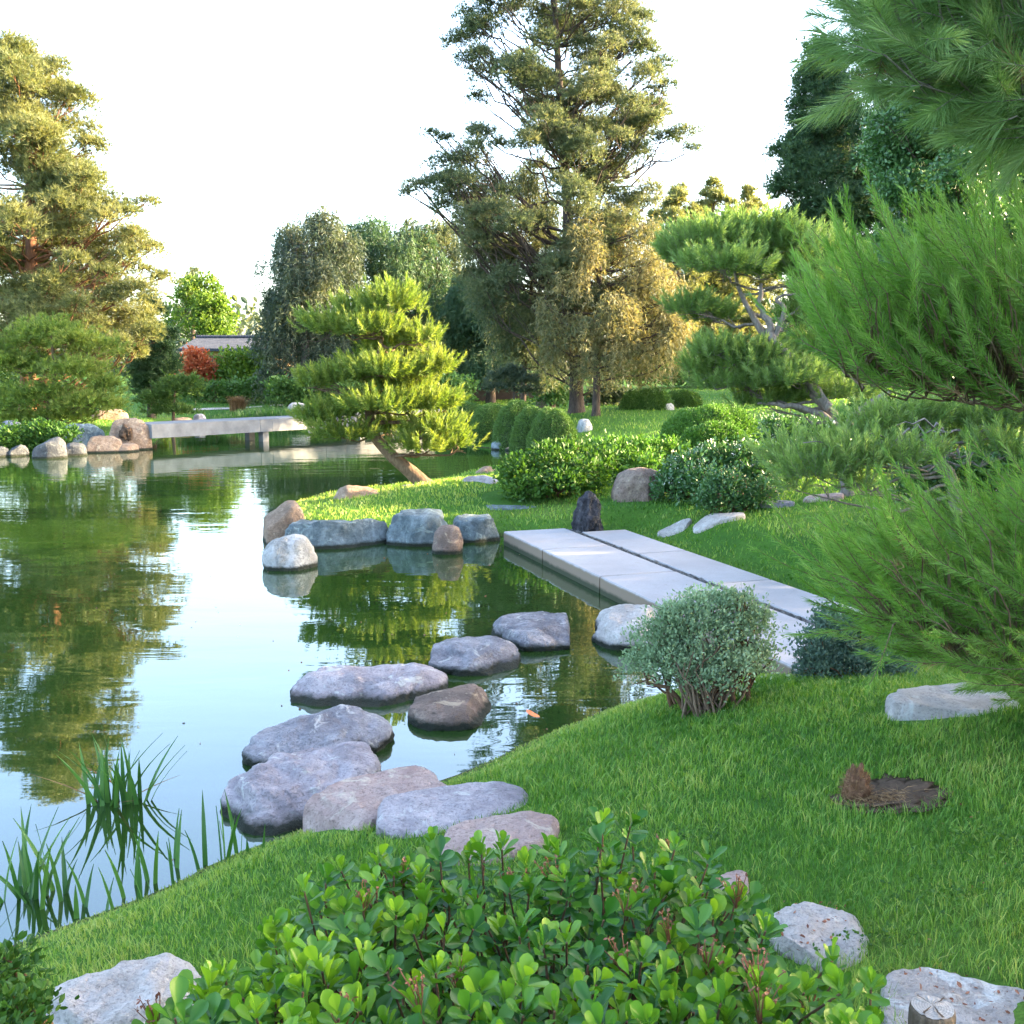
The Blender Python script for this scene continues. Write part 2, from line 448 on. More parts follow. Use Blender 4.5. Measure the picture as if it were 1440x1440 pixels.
def sdist(x, y):
    """signed distance to the pond's edge, positive on land"""
    x = np.atleast_1d(np.asarray(x, float)); y = np.atleast_1d(np.asarray(y, float))
    best = np.full(x.shape, 1e9); ins = np.zeros(x.shape, bool)
    n = len(POND)
    for i in range(n):
        x1, y1 = POND[i]; x2, y2 = POND[(i + 1) % n]
        dx, dy = x2 - x1, y2 - y1
        t = np.clip(((x - x1) * dx + (y - y1) * dy) / (dx * dx + dy * dy), 0, 1)
        best = np.minimum(best, (x - x1 - t * dx) ** 2 + (y - y1 - t * dy) ** 2)
        if dy != 0:
            c = ((y1 > y) != (y2 > y)) & (x < dx * (y - y1) / dy + x1)
            ins ^= c
    d = np.sqrt(best)
    return np.where(ins, -d, d)

def sm(x, a, b):
    t = np.clip((x - a) / (b - a), 0, 1); return t * t * (3 - 2 * t)

def hgt(x, y):
    x = np.atleast_1d(np.asarray(x, float)); y = np.atleast_1d(np.asarray(y, float))
    sd = sdist(x, y)
    near = 1 - sm(y, 7.0, 9.5)
    far = sm(y, 22, 27)
    midr = (1 - near) * (1 - far)
    out = np.maximum(sd, 0)
    soft = lambda v, c: c * (1 - np.exp(-v / c))
    bank = (.06 * near + .22 * (1 - near)) * sm(out, 0, .5)
    h = bank + near * soft(.27 * out, 1.15) + midr * soft(.125 * np.maximum(out - .6, 0), 1.15) + far * soft(.085 * out, 1.9)
    h += .035 * np.sin(x * 1.3 + .5) * np.sin(y * .9 + 1.0) * np.clip(out * .5, 0, 1)
    h += .9 * np.exp(-(((x - 8.5) / 4.5) ** 2 + ((y - 27) / 4.0) ** 2)) * np.clip(out * .25, 0, 1)
    h += .45 * np.exp(-(((x - 3.0) / 3.5) ** 2 + ((y - 37) / 4.5) ** 2)) * np.clip(out * .25, 0, 1)
    # the path's bed is cut level
    d0 = (x - P0.x) * PU.x + (y - P0.y) * PU.y; d1 = (x - P0.x) * PN.x + (y - P0.y) * PN.y
    m = sm(d0, -.5, 0) * (1 - sm(d0, PATH_END + .1, PATH_END + .9)) * sm(d1, -.4, 0) * (1 - sm(d1, 2.05, 2.7))
    h = np.where(sd > 0, h * (1 - m) + np.minimum(h, .10) * m, h)
    return np.where(sd > 0, h, -np.minimum(.9, .75 * -sd))

def h1(x, y): return float(hgt(x, y)[0])

def ground_hit(px, py):
    d = ray(px, py); o = Vector((0, 0, CAM_H))
    t = np.concatenate([np.arange(1, 30, .03), np.arange(30, 140, .2)])
    X, Y, Z = d.x * t, d.y * t, CAM_H + d.z * t
    k = np.argmax(np.maximum(hgt(X, Y), 0) >= Z)
    if k == 0: k = len(t) - 1
    return Vector((X[k], Y[k], max(0.0, h1(X[k], Y[k]))))

def axis(parts):
    return np.unique(np.concatenate([np.arange(a, b, s) for a, b, s in parts]))
_gx = axis([(-420, -60, 30), (-60, -16, 1.6), (-16, -6, .4), (-6, 7, .09), (7, 18, .4), (18, 60, 1.6), (60, 421, 30)])
_gy = axis([(-60, -2, 4), (-2, 1.4, .4), (1.4, 10, .09), (10, 20, .16), (20, 48, .5), (48, 90, 1.6), (90, 700, 40)])
XX, YY = np.meshgrid(_gx, _gy)
ZZ = hgt(XX.ravel(), YY.ravel())
g = Geo(); nx, ny = len(_gx), len(_gy)
ii, jj = np.meshgrid(np.arange(ny - 1), np.arange(nx - 1), indexing='ij')
b_ = (ii * nx + jj).ravel()
g.add(np.stack([XX.ravel(), YY.ravel(), ZZ], 1), np.stack([b_, b_ + 1, b_ + nx + 1, b_ + nx], 1))

def ground_mat():
    m, nt, out = new_mat('lawn_ground'); L = nt.links
    geo = N(nt, 'ShaderNodeNewGeometry')
    pos = geo.outputs['Position']
    a = noise_tex(nt, .5, 5, .6, pos); f = noise_tex(nt, 26, 6, .7, pos); vf = noise_tex(nt, 140, 4, .7, pos)
    c = ramp(nt, a, [(.3, (.045, .13, .016)), (.5, (.075, .18, .02)), (.7, (.14, .21, .04))])
    c = mix_col(nt, ramp(nt, f, [(.35, (.55, .55, .55)), (.6, (0, 0, 0))]), c, (.03, .06, .012))
    c = mix_col(nt, ramp(nt, vf, [(.4, (.4, .4, .4)), (.6, (0, 0, 0))]), c, (.025, .05, .01))
    sep = N(nt, 'ShaderNodeSeparateXYZ'); L.new(pos, sep.inputs[0])
    z = N(nt, 'ShaderNodeMath', operation='MULTIPLY_ADD', i_1=.06); L.new(f, z.inputs[0]); L.new(sep.outputs[2], z.inputs[2])
    c = mix_col(nt, ramp(nt, z.outputs[0], [(.03, (1, 1, 1)), (.075, (0, 0, 0))]), c, (.055, .04, .022))
    p = N(nt, 'ShaderNodeBsdfPrincipled', i_Roughness=.95); p.inputs['Specular IOR Level'].default_value = .1
    L.new(c, p.inputs['Base Color'])
    b = N(nt, 'ShaderNodeBump', i_Strength=.8, i_Distance=.05); L.new(f, b.inputs['Height'])
    L.new(b.outputs[0], p.inputs['Normal']); L.new(p.outputs[0], out.inputs[0])
    return m
tag(g.obj('ground', ground_mat(), smooth=True), kind='structure')

def water_mat():
    m, nt, out = new_mat('pond_water'); L = nt.links
    geo = N(nt, 'ShaderNodeNewGeometry'); pos = geo.outputs['Position']
    mp = N(nt, 'ShaderNodeMapping'); mp.inputs['Scale'].default_value = (.55, 1.5, 1); L.new(pos, mp.inputs[0])
    n1 = noise_tex(nt, 1.7, 3, .5, mp.outputs[0], .5)
    n2 = noise_tex(nt, .5, 2, .5, mp.outputs[0])
    calm = noise_tex(nt, .16, 2, .5, pos)
    sep = N(nt, 'ShaderNodeSeparateXYZ'); L.new(pos, sep.inputs[0])
    far = N(nt, 'ShaderNodeMapRange', i_1=5.0, i_2=24.0, i_3=.05, i_4=.15); L.new(sep.outputs[1], far.inputs[0])
    cm = ramp(nt, calm, [(.4, (.4, .4, .4)), (.62, (1, 1, 1))])
    st = N(nt, 'ShaderNodeMath', operation='MULTIPLY'); L.new(far.outputs[0], st.inputs[0]); L.new(cm, st.inputs[1])
    b1 = N(nt, 'ShaderNodeBump', i_Distance=.05); L.new(st.outputs[0], b1.inputs['Strength']); L.new(n1, b1.inputs['Height'])
    b2 = N(nt, 'ShaderNodeBump', i_Strength=.10, i_Distance=.05); L.new(n2, b2.inputs['Height']); L.new(b1.outputs[0], b2.inputs['Normal'])
    fr = N(nt, 'ShaderNodeFresnel', i_IOR=2.2); L.new(b2.outputs[0], fr.inputs['Normal'])
    gl = N(nt, 'ShaderNodeBsdfGlossy', i_Roughness=.015); gl.inputs['Color'].default_value = (.95, .97, 1, 1); L.new(b2.outputs[0], gl.inputs['Normal'])
    df = N(nt, 'ShaderNodeBsdfDiffuse'); df.inputs['Color'].default_value = (.022, .055, .010, 1)
    tr = N(nt, 'ShaderNodeBsdfTransparent'); tr.inputs['Color'].default_value = (.30, .38, .20, 1)
    m1 = N(nt, 'ShaderNodeMixShader', i_0=.40); L.new(df.outputs[0], m1.inputs[1]); L.new(tr.outputs[0], m1.inputs[2])
    m2 = N(nt, 'ShaderNodeMixShader'); L.new(fr.outputs[0], m2.inputs[0]); L.new(m1.outputs[0], m2.inputs[1]); L.new(gl.outputs[0], m2.inputs[2])
    L.new(m2.outputs[0], out.inputs[0])
    return m
g = Geo()
g.add([(-60, -2, 0), (30, -2, 0), (30, 60, 0), (-60, 60, 0)], [[0, 1, 2, 3]])
tag(g.obj('water', water_mat()), kind='structure')

# --- concrete slab path: two staggered rows of slabs with a gravel joint between them
def slab(g, s0, s1, t0, t1, z1, z0=-.02, bev=.012):
    c = [(s0, t0), (s1, t0), (s1, t1), (s0, t1)]
    lo = [pathpt(*p) for p in c]
    ci = [(s0 + bev, t0 + bev), (s1 - bev, t0 + bev), (s1 - bev, t1 - bev), (s0 + bev, t1 - bev)]
    hi = [pathpt(*p) for p in ci]
    V = [(p.x, p.y, z0) for p in lo] + [(p.x, p.y, z1 - bev) for p in lo] + [(p.x, p.y, z1) for p in hi]
    F = []
    for k in (0, 4):
        for i in range(4):
            j = (i + 1) % 4
            F.append([k + i, k + j, k + 4 + j, k + 4 + i])
    F.append([8, 9, 10, 11])
    g.add(V, F)
st = lambda x, y: path_st(at_z(x, y, SZ))
T1 = (st(811, 751)[1] + st(1134, 872)[1]) / 2
T2, T3 = T1 + .09, (st(883, 743)[1] + st(1134, 836)[1]) / 2
J1 = [st(774, 772)[0], st(864, 809)[0]]; J1 = [0.0] + J1 + [J1[1] + (J1[1] - J1[0]), PATH_END + .35]
J1 = sorted(j for j in J1 if j <= PATH_END + .36)
J2 = [st(830, 748)[0] - .05, st(906, 778)[0], st(1017, 820)[0], min(st(1017, 820)[0] * 2 - st(906, 778)[0], PATH_END - .55)]
print('PATH', PU, PN, 'end', PATH_END, 'T', T1, T2, T3, 'J1', J1, 'J2', J2)
g = Geo()
for a, b in zip(J1[:-1], J1[1:]): slab(g, a + .013, b - .013, 0, T1, SZ)
for a, b in zip(J2[:-1], J2[1:]): slab(g, a + .013, b - .013, T2, T3, SZ + .002)
def slab_mat():
    m, nt, out = new_mat('slab_concrete'); L = nt.links
    geo = N(nt, 'ShaderNodeNewGeometry'); pos = geo.outputs['Position']
    n1 = noise_tex(nt, 1.1, 4, .6, pos); n2 = noise_tex(nt, 55, 5, .7, pos); n3 = noise_tex(nt, 9, 5, .7, pos)
    c = ramp(nt, n1, [(.35, (.27, .25, .247)), (.65, (.34, .315, .31))])
    c = mix_col(nt, ramp(nt, n2, [(.35, (.5, .5, .5)), (.55, (0, 0, 0))]), c, (.24, .22, .21))
    c = mix_col(nt, ramp(nt, n3, [(.58, (0, 0, 0)), (.75, (.45, .45, .45))]), c, (.25, .22, .20))
    sep = N(nt, 'ShaderNodeSeparateXYZ'); L.new(pos, sep.inputs[0])
    z = N(nt, 'ShaderNodeMath', operation='MULTIPLY_ADD', i_1=-.05); L.new(n3, z.inputs[0]); L.new(sep.outputs[2], z.inputs[2])
    c = mix_col(nt, ramp(nt, z.outputs[0], [(.135, (1, 1, 1)), (.16, (0, 0, 0))]), c, (.16, .12, .085))
    c = mix_col(nt, ramp(nt, z.outputs[0], [(.02, (1, 1, 1)), (.055, (0, 0, 0))]), c, (.03, .034, .016))
    p = N(nt, 'ShaderNodeBsdfPrincipled', i_Roughness=.8); p.inputs['Specular IOR Level'].default_value = .25
    L.new(c, p.inputs['Base Color'])
    bm_ = N(nt, 'ShaderNodeBump', i_Strength=.3, i_Distance=.006); L.new(n2, bm_.inputs['Height']); L.new(bm_.outputs[0], p.inputs['Normal'])
    L.new(p.outputs[0], out.inputs[0]); return m
tag(g.obj('path', slab_mat()), kind='structure')

ICO = {}
def ico(sub):
    if sub not in ICO:
        bm = bmesh.new(); bmesh.ops.create_icosphere(bm, subdivisions=sub, radius=1)
        ICO[sub] = (np.array([v.co[:] for v in bm.verts]), np.array([[v.index for v in f.verts] for f in bm.faces])); bm.free()
    return ICO[sub]
g = Geo()
_n = 620
_s = RNG.uniform(.05, PATH_END + .3, _n); _t = RNG.uniform(T1 + .012, T2 - .012, _n)
_P = np.array([(*pathpt(a, b).xy, .155 + RNG.uniform(0, .03)) for a, b in zip(_s, _t)])
_v, _f = ico(1)
_X = rand_unit(_n); _A, _B = perp(_X)
inst(g, _v * np.array([1, .8, .6]), [_f], _P, _X, _A, _B, RNG.uniform(.014, .03, _n), RNG.random(_n))
tag(g.obj('gravel', M['gravel']), kind='stuff')
g = Geo()
slab(g, 0.0, PATH_END + .3, T1, T2, .14)
tag(g.obj('gravel_bed', M['soil']), kind='structure')
# ------------------------------------------------------------------ rocks
FOOT = []                                                           # footprints kept free of grass: (x, y, rx, ry)
def rock(name, label, cat, bx, mat, h=None, z=None, b=None, ang=5, box_=.75, skew=0.0, seed=1, sub=4, group=None, rough=.10, top=None, dz=0.0, tilt=0.0, foot=True, lay=False):
    """a boulder: superellipsoid cut by a few planes, weathered with noise; bx = its outline in the photo, from which size and place follow"""
    x0, x1, yt, yb = bx
    fp = at_z((x0 + x1) / 2, yb, z) if z is not None else ground_hit((x0 + x1) / 2, yb)
    zb = fp.z
    dist = math.hypot(fp.x, fp.y)
    rlen = (fp - Vector((0, 0, CAM_H))).length
    fw = Vector((fp.x, fp.y, 0)).normalized()
    depth = (fp - Vector((0, 0, CAM_H))).dot(Vector((0, CP, -SP)))
    a = math.asin((CAM_H - zb) / rlen); s, k = math.sin(a), math.cos(a)
    w = (x1 - x0) / FPX * depth / 2
    T = (yb - yt) / FPX * depth
    if b is None:
        b = (T * T - (h * k) ** 2) / (2 * T * s)
        b = min(max(b, .3 * w), (1.5 if z is not None else 2.2) * w)
    q = T * T - 2 * T * b * s
    c = math.sqrt(q) / k if q > 0 else .12
    if lay: c = h
    depth2 = depth + b; w *= depth2 / depth
    rg = np.random.default_rng(seed * 131 + 5)
    V, F = ico(sub); V = V.copy()
    V = np.sign(V) * np.abs(V) ** box_
    V /= np.abs(V).max(0)
    if skew: V[:, 1] += skew * V[:, 0]
    for i in range(ang):
        d = unit(rg.normal(size=(1, 3)) * np.array([[1, 1, .75]]))[0]
        if d[2] < 0: d[2] *= -.6
        off = rg.uniform(.68, .95)
        e = np.maximum(V @ d - off * min(1.0, np.abs(d).sum() * .8), 0)
        V -= .92 * e[:, None] * d
    if top is not None:                                             # flattened upper face
        t = np.maximum(V[:, 2] - top, 0); V[:, 2] -= t * .9
    sc = np.array([w, b, c])
    P = V * sc
    o3 = rg.uniform(-50, 50, 3)
    nrm = unit(V)
    mn = min(w, b)
    dsp = np.array([mnoise.fractal(Vector((p / mn * 1.1 + o3).tolist()), .85, 2.1, 6) for p in P])
    dsp2 = np.array([mnoise.noise(Vector((p / mn * .8 - o3).tolist())) for p in P])
    sk3 = np.array([rg.uniform(1.0, 1.6), rg.uniform(.7, 1.2), rg.uniform(1.8, 3.2)])
    rdg = np.array([mnoise.ridged_multi_fractal(Vector((p / mn * .75 * sk3 + o3 * 1.7).tolist()), 1.0, 2.1, 3, .9, 2.0) for p in P])
    rdg = np.clip((rdg - np.percentile(rdg, 72)) / max(rdg.std(), 1e-6), 0, 2.0)
    P += nrm * ((dsp * .8 + dsp2 * .6) * rough * 1.3 * mn - rdg * rough * .48 * mn)[:, None]
    low = P[:, 2] < 0
    P[low, 2] *= max(.5, .25 / max(c, .01)) if c < .5 else .5
    ex = np.abs(P[:, 0]).max(); P[:, 0] *= w / ex
    P[:, 2] *= c / P[:, 2].max()
    if tilt: P[:, 2] += tilt * P[:, 0]
    ang_ = math.atan2(fw.x, fw.y)
    co, si = math.cos(-ang_), math.sin(-ang_)
    P[:, 0], P[:, 1] = P[:, 0] * co - P[:, 1] * si, P[:, 0] * si + P[:, 1] * co
    ctr = fp + fw * b
    ctr.z = zb + dz
    if lay:
        ctr.z = h1(ctr.x, ctr.y) + dz
        P[:, 2] += hgt(P[:, 0] + ctr.x, P[:, 1] + ctr.y) - h1(ctr.x, ctr.y)
    g = Geo(); g.add(P + np.array(ctr), F, rg.random())
    o = g.obj(name, M[mat], loc=ctr, smooth=True)
    if foot: FOOT.append((ctr.x, ctr.y, w * .93, b * .93, -ang_, skew))
    return tag(o, label, cat, group)

SS = 'stepping stones crossing the pond corner'
rock('stepping_stone', 'long lavender stone nearest the lawn, lying aslant in the water', 'rock', (316, 543, 1046, 1166), 'st_lav', z=0, h=.20, box_=.74, top=.72, skew=.55, seed=3, sub=6, group=SS, rough=.13)
rock('stepping_stone', 'blue-grey peaked stone just beyond the long lavender one', 'rock', (338, 556, 992, 1078), 'st_grey', z=0, h=.20, box_=.84, skew=.25, seed=8, sub=6, group=SS, rough=.13)
rock('stepping_stone', 'largest broad flat grey stone in the middle of the crossing', 'rock', (398, 633, 931, 998), 'st_lav', z=0, h=.17, box_=.76, skew=.05, seed=12, sub=6, group=SS, top=.8, rough=.12)
rock('stepping_stone', 'small round brown stone beside the broad flat grey one', 'rock', (571, 693, 958, 1028), 'st_brown', z=0, h=.15, box_=.78, seed=17, sub=6, group=SS, top=.85, rough=.09)
rock('stepping_stone', 'dark grey oval stone with ridged top, behind the small brown one', 'rock', (593, 733, 893, 951), 'st_dkgrey', z=0, h=.16, box_=.78, seed=21, sub=6, group=SS, top=.85, rough=.10)
rock('stepping_stone', 'grey rounded stone farthest from the lawn, partly behind the dark oval one', 'rock', (690, 820, 858, 917), 'st_dkgrey', z=0, h=.17, box_=.76, top=.75, seed=26, sub=6, group=SS, rough=.09)
rock('stepping_stone', 'pale pinkish stone against the concrete path, left of the sage bush', 'rock', (829, 950, 848, 916), 'st_pale', z=0, h=.18, box_=.78, seed=29, sub=6, group=SS, top=.85)
BS = 'flat stones set in the lawn edge by the pond'
rock('flat_stone', 'peach flat stone running up to the water beside the long lavender stone', 'rock', (425, 655, 1078, 1162), 'st_pink', h=.08, box_=.68, skew=.5, seed=33, sub=6, group=BS, top=.6, rough=.07, dz=-.03)
rock('flat_stone', 'pale lavender flat stone in the lawn, in front of the peach one', 'rock', (532, 750, 1098, 1168), 'st_lav', h=.06, box_=.66, skew=.3, seed=37, sub=6, group=BS, top=.6, rough=.06, dz=-.02)
rock('flat_stone', 'rosy flat stone half hidden behind the foreground hawthorn', 'rock', (620, 790, 1135, 1215), 'st_pink', h=.09, box_=.72, skew=.35, seed=41, sub=6, group=BS, top=.7, rough=.07, dz=-.02)
FS = 'flat stones in the foreground lawn'
rock('flat_stone', 'pale knobbly stone right of the hawthorn, sprinkled with brown petals', 'rock', (1075, 1217, 1255, 1372), 'st_pale', h=.085, box_=.82, seed=45, sub=6, group=FS, top=.75, rough=.11, dz=-.03)
rock('flat_stone', 'small pinkish stone peeking out behind the hawthorn leaves', 'rock', (1000, 1062, 1224, 1268), 'st_pink', h=.06, box_=.7, seed=47, sub=4, group=FS, dz=-.02)
rock('flat_stone', 'big cream flat stone behind the wooden post', 'rock', (1238, 1470, 1338, 1500), 'st_pale', h=.06, box_=.72, seed=49, sub=6, group=FS, top=.55, rough=.06, dz=-.04)
rock('flat_stone', 'pale broad stone at the lower left, between hawthorn and ground cover', 'rock', (45, 290, 1352, 1470), 'st_pale', h=.12, box_=.8, seed=53, sub=6, group=FS, top=.7, rough=.12, dz=-.03)
rock('flat_stone', 'pale sloping stone under the low pine bough on the right', 'rock', (1243, 1440, 950, 1020), 'st_pale', h=.07, box_=.9, skew=.7, seed=57, sub=6, group=FS, top=.6, rough=.07, dz=-.03)
PS = 'stones walling the pine islet'
rock('islet_stone', 'tall tan leaning stone at the tip of the pine islet', 'rock', (360, 432, 706, 768), 'st_tan', z=0, b=.35, box_=.7, seed=61, sub=4, group=PS, ang=6, tilt=.25)
rock('islet_stone', 'white streaked shell-shaped stone standing in the water off the islet tip', 'rock', (370, 448, 750, 803), 'st_white', z=0, b=.30, box_=.8, seed=63, sub=5, group=PS, ang=3)
rock('islet_stone', 'long blue-grey stone slab forming the islet front', 'rock', (402, 548, 725, 772), 'st_blue', z=0, b=.45, box_=.5, seed=66, sub=5, group=PS, ang=4, top=.8, rough=.12)
rock('islet_stone', 'blocky blue-grey stone in the middle of the islet front', 'rock', (540, 640, 716, 769), 'st_blue', z=0, b=.42, box_=.6, seed=69, sub=5, group=PS, ang=5, top=.85)
rock('islet_stone', 'little upright brown stone in front of the islet wall', 'rock', (607, 653, 737, 780), 'st_brown', z=0, b=.18, box_=.75, seed=72, sub=4, group=PS, ang=5)
rock('islet_stone', 'blue-grey stone next to the corner of the concrete path', 'rock', (636, 709, 724, 764), 'st_blue', z=0, b=.35, box_=.55, seed=75, sub=5, group=PS, ang=4, top=.85)
rock('islet_stone', 'tan rounded boulder on the back edge of the islet', 'rock', (467, 538, 681, 712), 'st_tan', z=.18, b=.3, box_=.75, seed=78, group=PS)
rock('islet_stone', 'low grey stone at the foot of the leaning pine', 'rock', (556, 600, 681, 701), 'st_grey', z=.2, b=.2, box_=.75, seed=81, group=PS)
rock('islet_stone', 'grey slanting stone right of the leaning pine', 'rock', (643, 706, 668, 700), 'st_grey', z=.22, b=.3, box_=.75, seed=84, group=PS)
rock('islet_stone', 'small tan stone behind the grey slanting one by the pine', 'rock', (664, 702, 655, 675), 'st_tan', z=.15, b=.25, box_=.75, seed=86, group=PS)
rock('bluestone_slab', 'dark flat bluestone slab glistening by the leafy shrub', 'slab', (670, 768, 697, 720), 'st_blue', z=.22, h=.08, box_=.5, seed=88, top=.5, rough=.03)
rock('black_rock', 'jagged black rock with pale veins at the end of the path', 'rock', (796, 851, 689, 746), 'st_black', z=.2, b=.2, box_=.95, seed=91, sub=5, ang=9, rough=.3)
rock('boulder', 'pinkish brown boulder nestled in the green shrubs', 'boulder', (859, 936, 657, 706), 'st_brown', b=.35, box_=.7, seed=94, sub=5, ang=4)
LS = 'stepping stones set in the lawn beyond the path'
for k, (bx, mt, lb) in enumerate([((924, 972, 737, 754), 'st_pale', 'flat stepping stone in the grass nearest the concrete path'),
        ((974, 1047, 719, 738), 'st_pale', 'large flat stepping stone in front of the dark shrub'),
        ((1063, 1117, 701, 715), 'st_grey', 'grey flat stepping stone right of the large pale one'),
        ((1130, 1186, 690, 706), 'st_pink', 'pinkish stepping stone below the low spreading pine'),
        ((1240, 1284, 682, 693), 'st_pink', 'small rosy stepping stone under the low pine branches'),
        ((1302, 1349, 679, 696), 'st_pink', 'flat pink stepping stone near the right edge of the photo'),
        ((1368, 1440, 684, 696), 'st_pale', 'pale stepping stone cut off by the right edge')]):
    rock('stepping_stone', lb, 'rock', bx, mt, h=.05, b=(bx[1] - bx[0]) / 2 / FPX * 13 * .62, lay=True, box_=.62, ang=3, seed=100 + k, sub=4, group=LS, top=.6, rough=.05, dz=.02)
FB = 'stones along the far left bank'
rock('carved_boulder', 'tall tan boulder with a dark patch for a hollow on its face at the bridge end', 'boulder', (155, 214, 587, 633), 'st_tan', z=0, b=.4, box_=.55, seed=121, sub=5, ang=3, group=FB)
for k, (bx, mt, zz, lb) in enumerate([((84, 147, 595, 627), 'st_blue', .12, 'dark grey boulder left of the tan boulder with the hollow'),
        ((121, 172, 612, 637), 'st_tan', 0, 'rounded tan stone at the water, in front of the boulder with the hollow'),
        ((155, 196, 623, 636), 'st_tan', 0, 'low flat stone at the foot of the boulder with the hollow'),
        ((89, 123, 622, 641), 'st_shore', 0, 'square grey stone between the pointed one and the rounded tan one'),
        ((47, 94, 614, 645), 'st_shore', 0, 'pointed grey stone standing in the water at the left'),
        ((11, 40, 625, 642), 'st_shore', 0, 'squared grey stone second from the left edge'),
        ((-24, 14, 627, 643), 'st_shore', 0, 'grey stone cut off by the left edge'),
        ((0, 32, 592, 610), 'st_dkgrey', None, 'dark stone on the bank under the cloud pine at the left edge'),
        ((130, 180, 575, 591), 'st_tan', None, 'wide tan stone behind the boulder with the hollow'),
        ((238, 274, 587, 600), 'st_tan', None, 'low tan stone showing above the left end of the bridge'),
        ((271, 291, 582, 599), 'st_grey', None, 'small grey stone above the bridge, right of the low tan one'),
        ((402, 438, 566, 595), 'st_pale', None, 'round pale boulder behind the bridge beside the lime green pine')]):
    rock('bank_stone', lb, 'rock', bx, mt, z=zz, b=.32, box_=.68, seed=130 + k, sub=4, group=FB, ang=5)
MB_ = 'stones edging the back inlet'
for k, (bx, mt, zz, lb) in enumerate([((808, 833, 590, 609), 'st_white', None, 'white rounded stone beside the clipped mounds'),
        ((734, 792, 611, 634), 'st_grey', .02, 'grey block at the back inlet under the clipped mounds'),
        ((690, 712, 616, 633), 'st_blue', 0, 'small blue-grey stone at the waterline of the back inlet'),
        ((708, 736, 622, 634), 'st_tan', 0, 'small tan stone at the waterline of the back inlet'),
        ((633, 656, 599, 613), 'st_pale', None, 'pale square stone at the left end of the clipped mounds'),
        ((656, 686, 541, 558), 'st_tan', None, 'tan pointed stone on the lawn behind the clipped mounds'),
        ((752, 782, 556, 577), 'st_brown', None, 'brown upright stone behind the clipped mounds'),
        ((914, 948, 566, 577), 'st_pale', None, 'left flat pale rock before the far clipped mounds'),
        ((938, 972, 562, 575), 'st_pale', None, 'right flat pale rock before the far clipped mounds')]):
    rock('bank_stone', lb, 'rock', bx, mt, z=zz, b=.3, box_=.68, seed=150 + k, sub=3, group=MB_, ang=5)

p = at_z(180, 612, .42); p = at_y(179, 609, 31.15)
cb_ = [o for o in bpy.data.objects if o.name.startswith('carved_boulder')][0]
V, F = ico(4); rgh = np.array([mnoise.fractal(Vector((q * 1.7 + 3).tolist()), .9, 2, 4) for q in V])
HOLLOW_SHADE = (V * np.array([.19, .24, .24]) * (1 + .55 * rgh[:, None]), F, p)
# ------------------------------------------------------------------ trees
def clumps_from_rows(rows, Y, n, size, rng, dr=.75, depth_bias=0):
    """fill an outline with foliage clumps that also spread in depth"""
    ys = np.array([r[0] for r in rows]); xl = np.array([r[1] for r in rows]); xr = np.array([r[2] for r in rows])
    out = []
    yy = np.linspace(ys[0], ys[-1], 200); ww = np.interp(yy, ys, xr - xl); cdf = np.cumsum(ww) / ww.sum()
    for i in range(n):
        y = np.interp((i + rng.random()) / n, cdf, yy)
        l, r = np.interp(y, ys, xl), np.interp(y, ys, xr)
        u = rng.uniform(-1, 1); s = size * rng.uniform(.6, 1.25) * (1 - .25 * abs(u))
        hw = max((r - l) / 2 - s * .75, 2)
        x = (l + r) / 2 + u * hw
        dep = rng.uniform(-1, 1) * math.sqrt(max(0, 1 - u * u)) * (r - l) / 2 * Y / FPX * dr
        out.append((x, y, s, s * rng.uniform(.6, .95), dep + depth_bias))
    return out

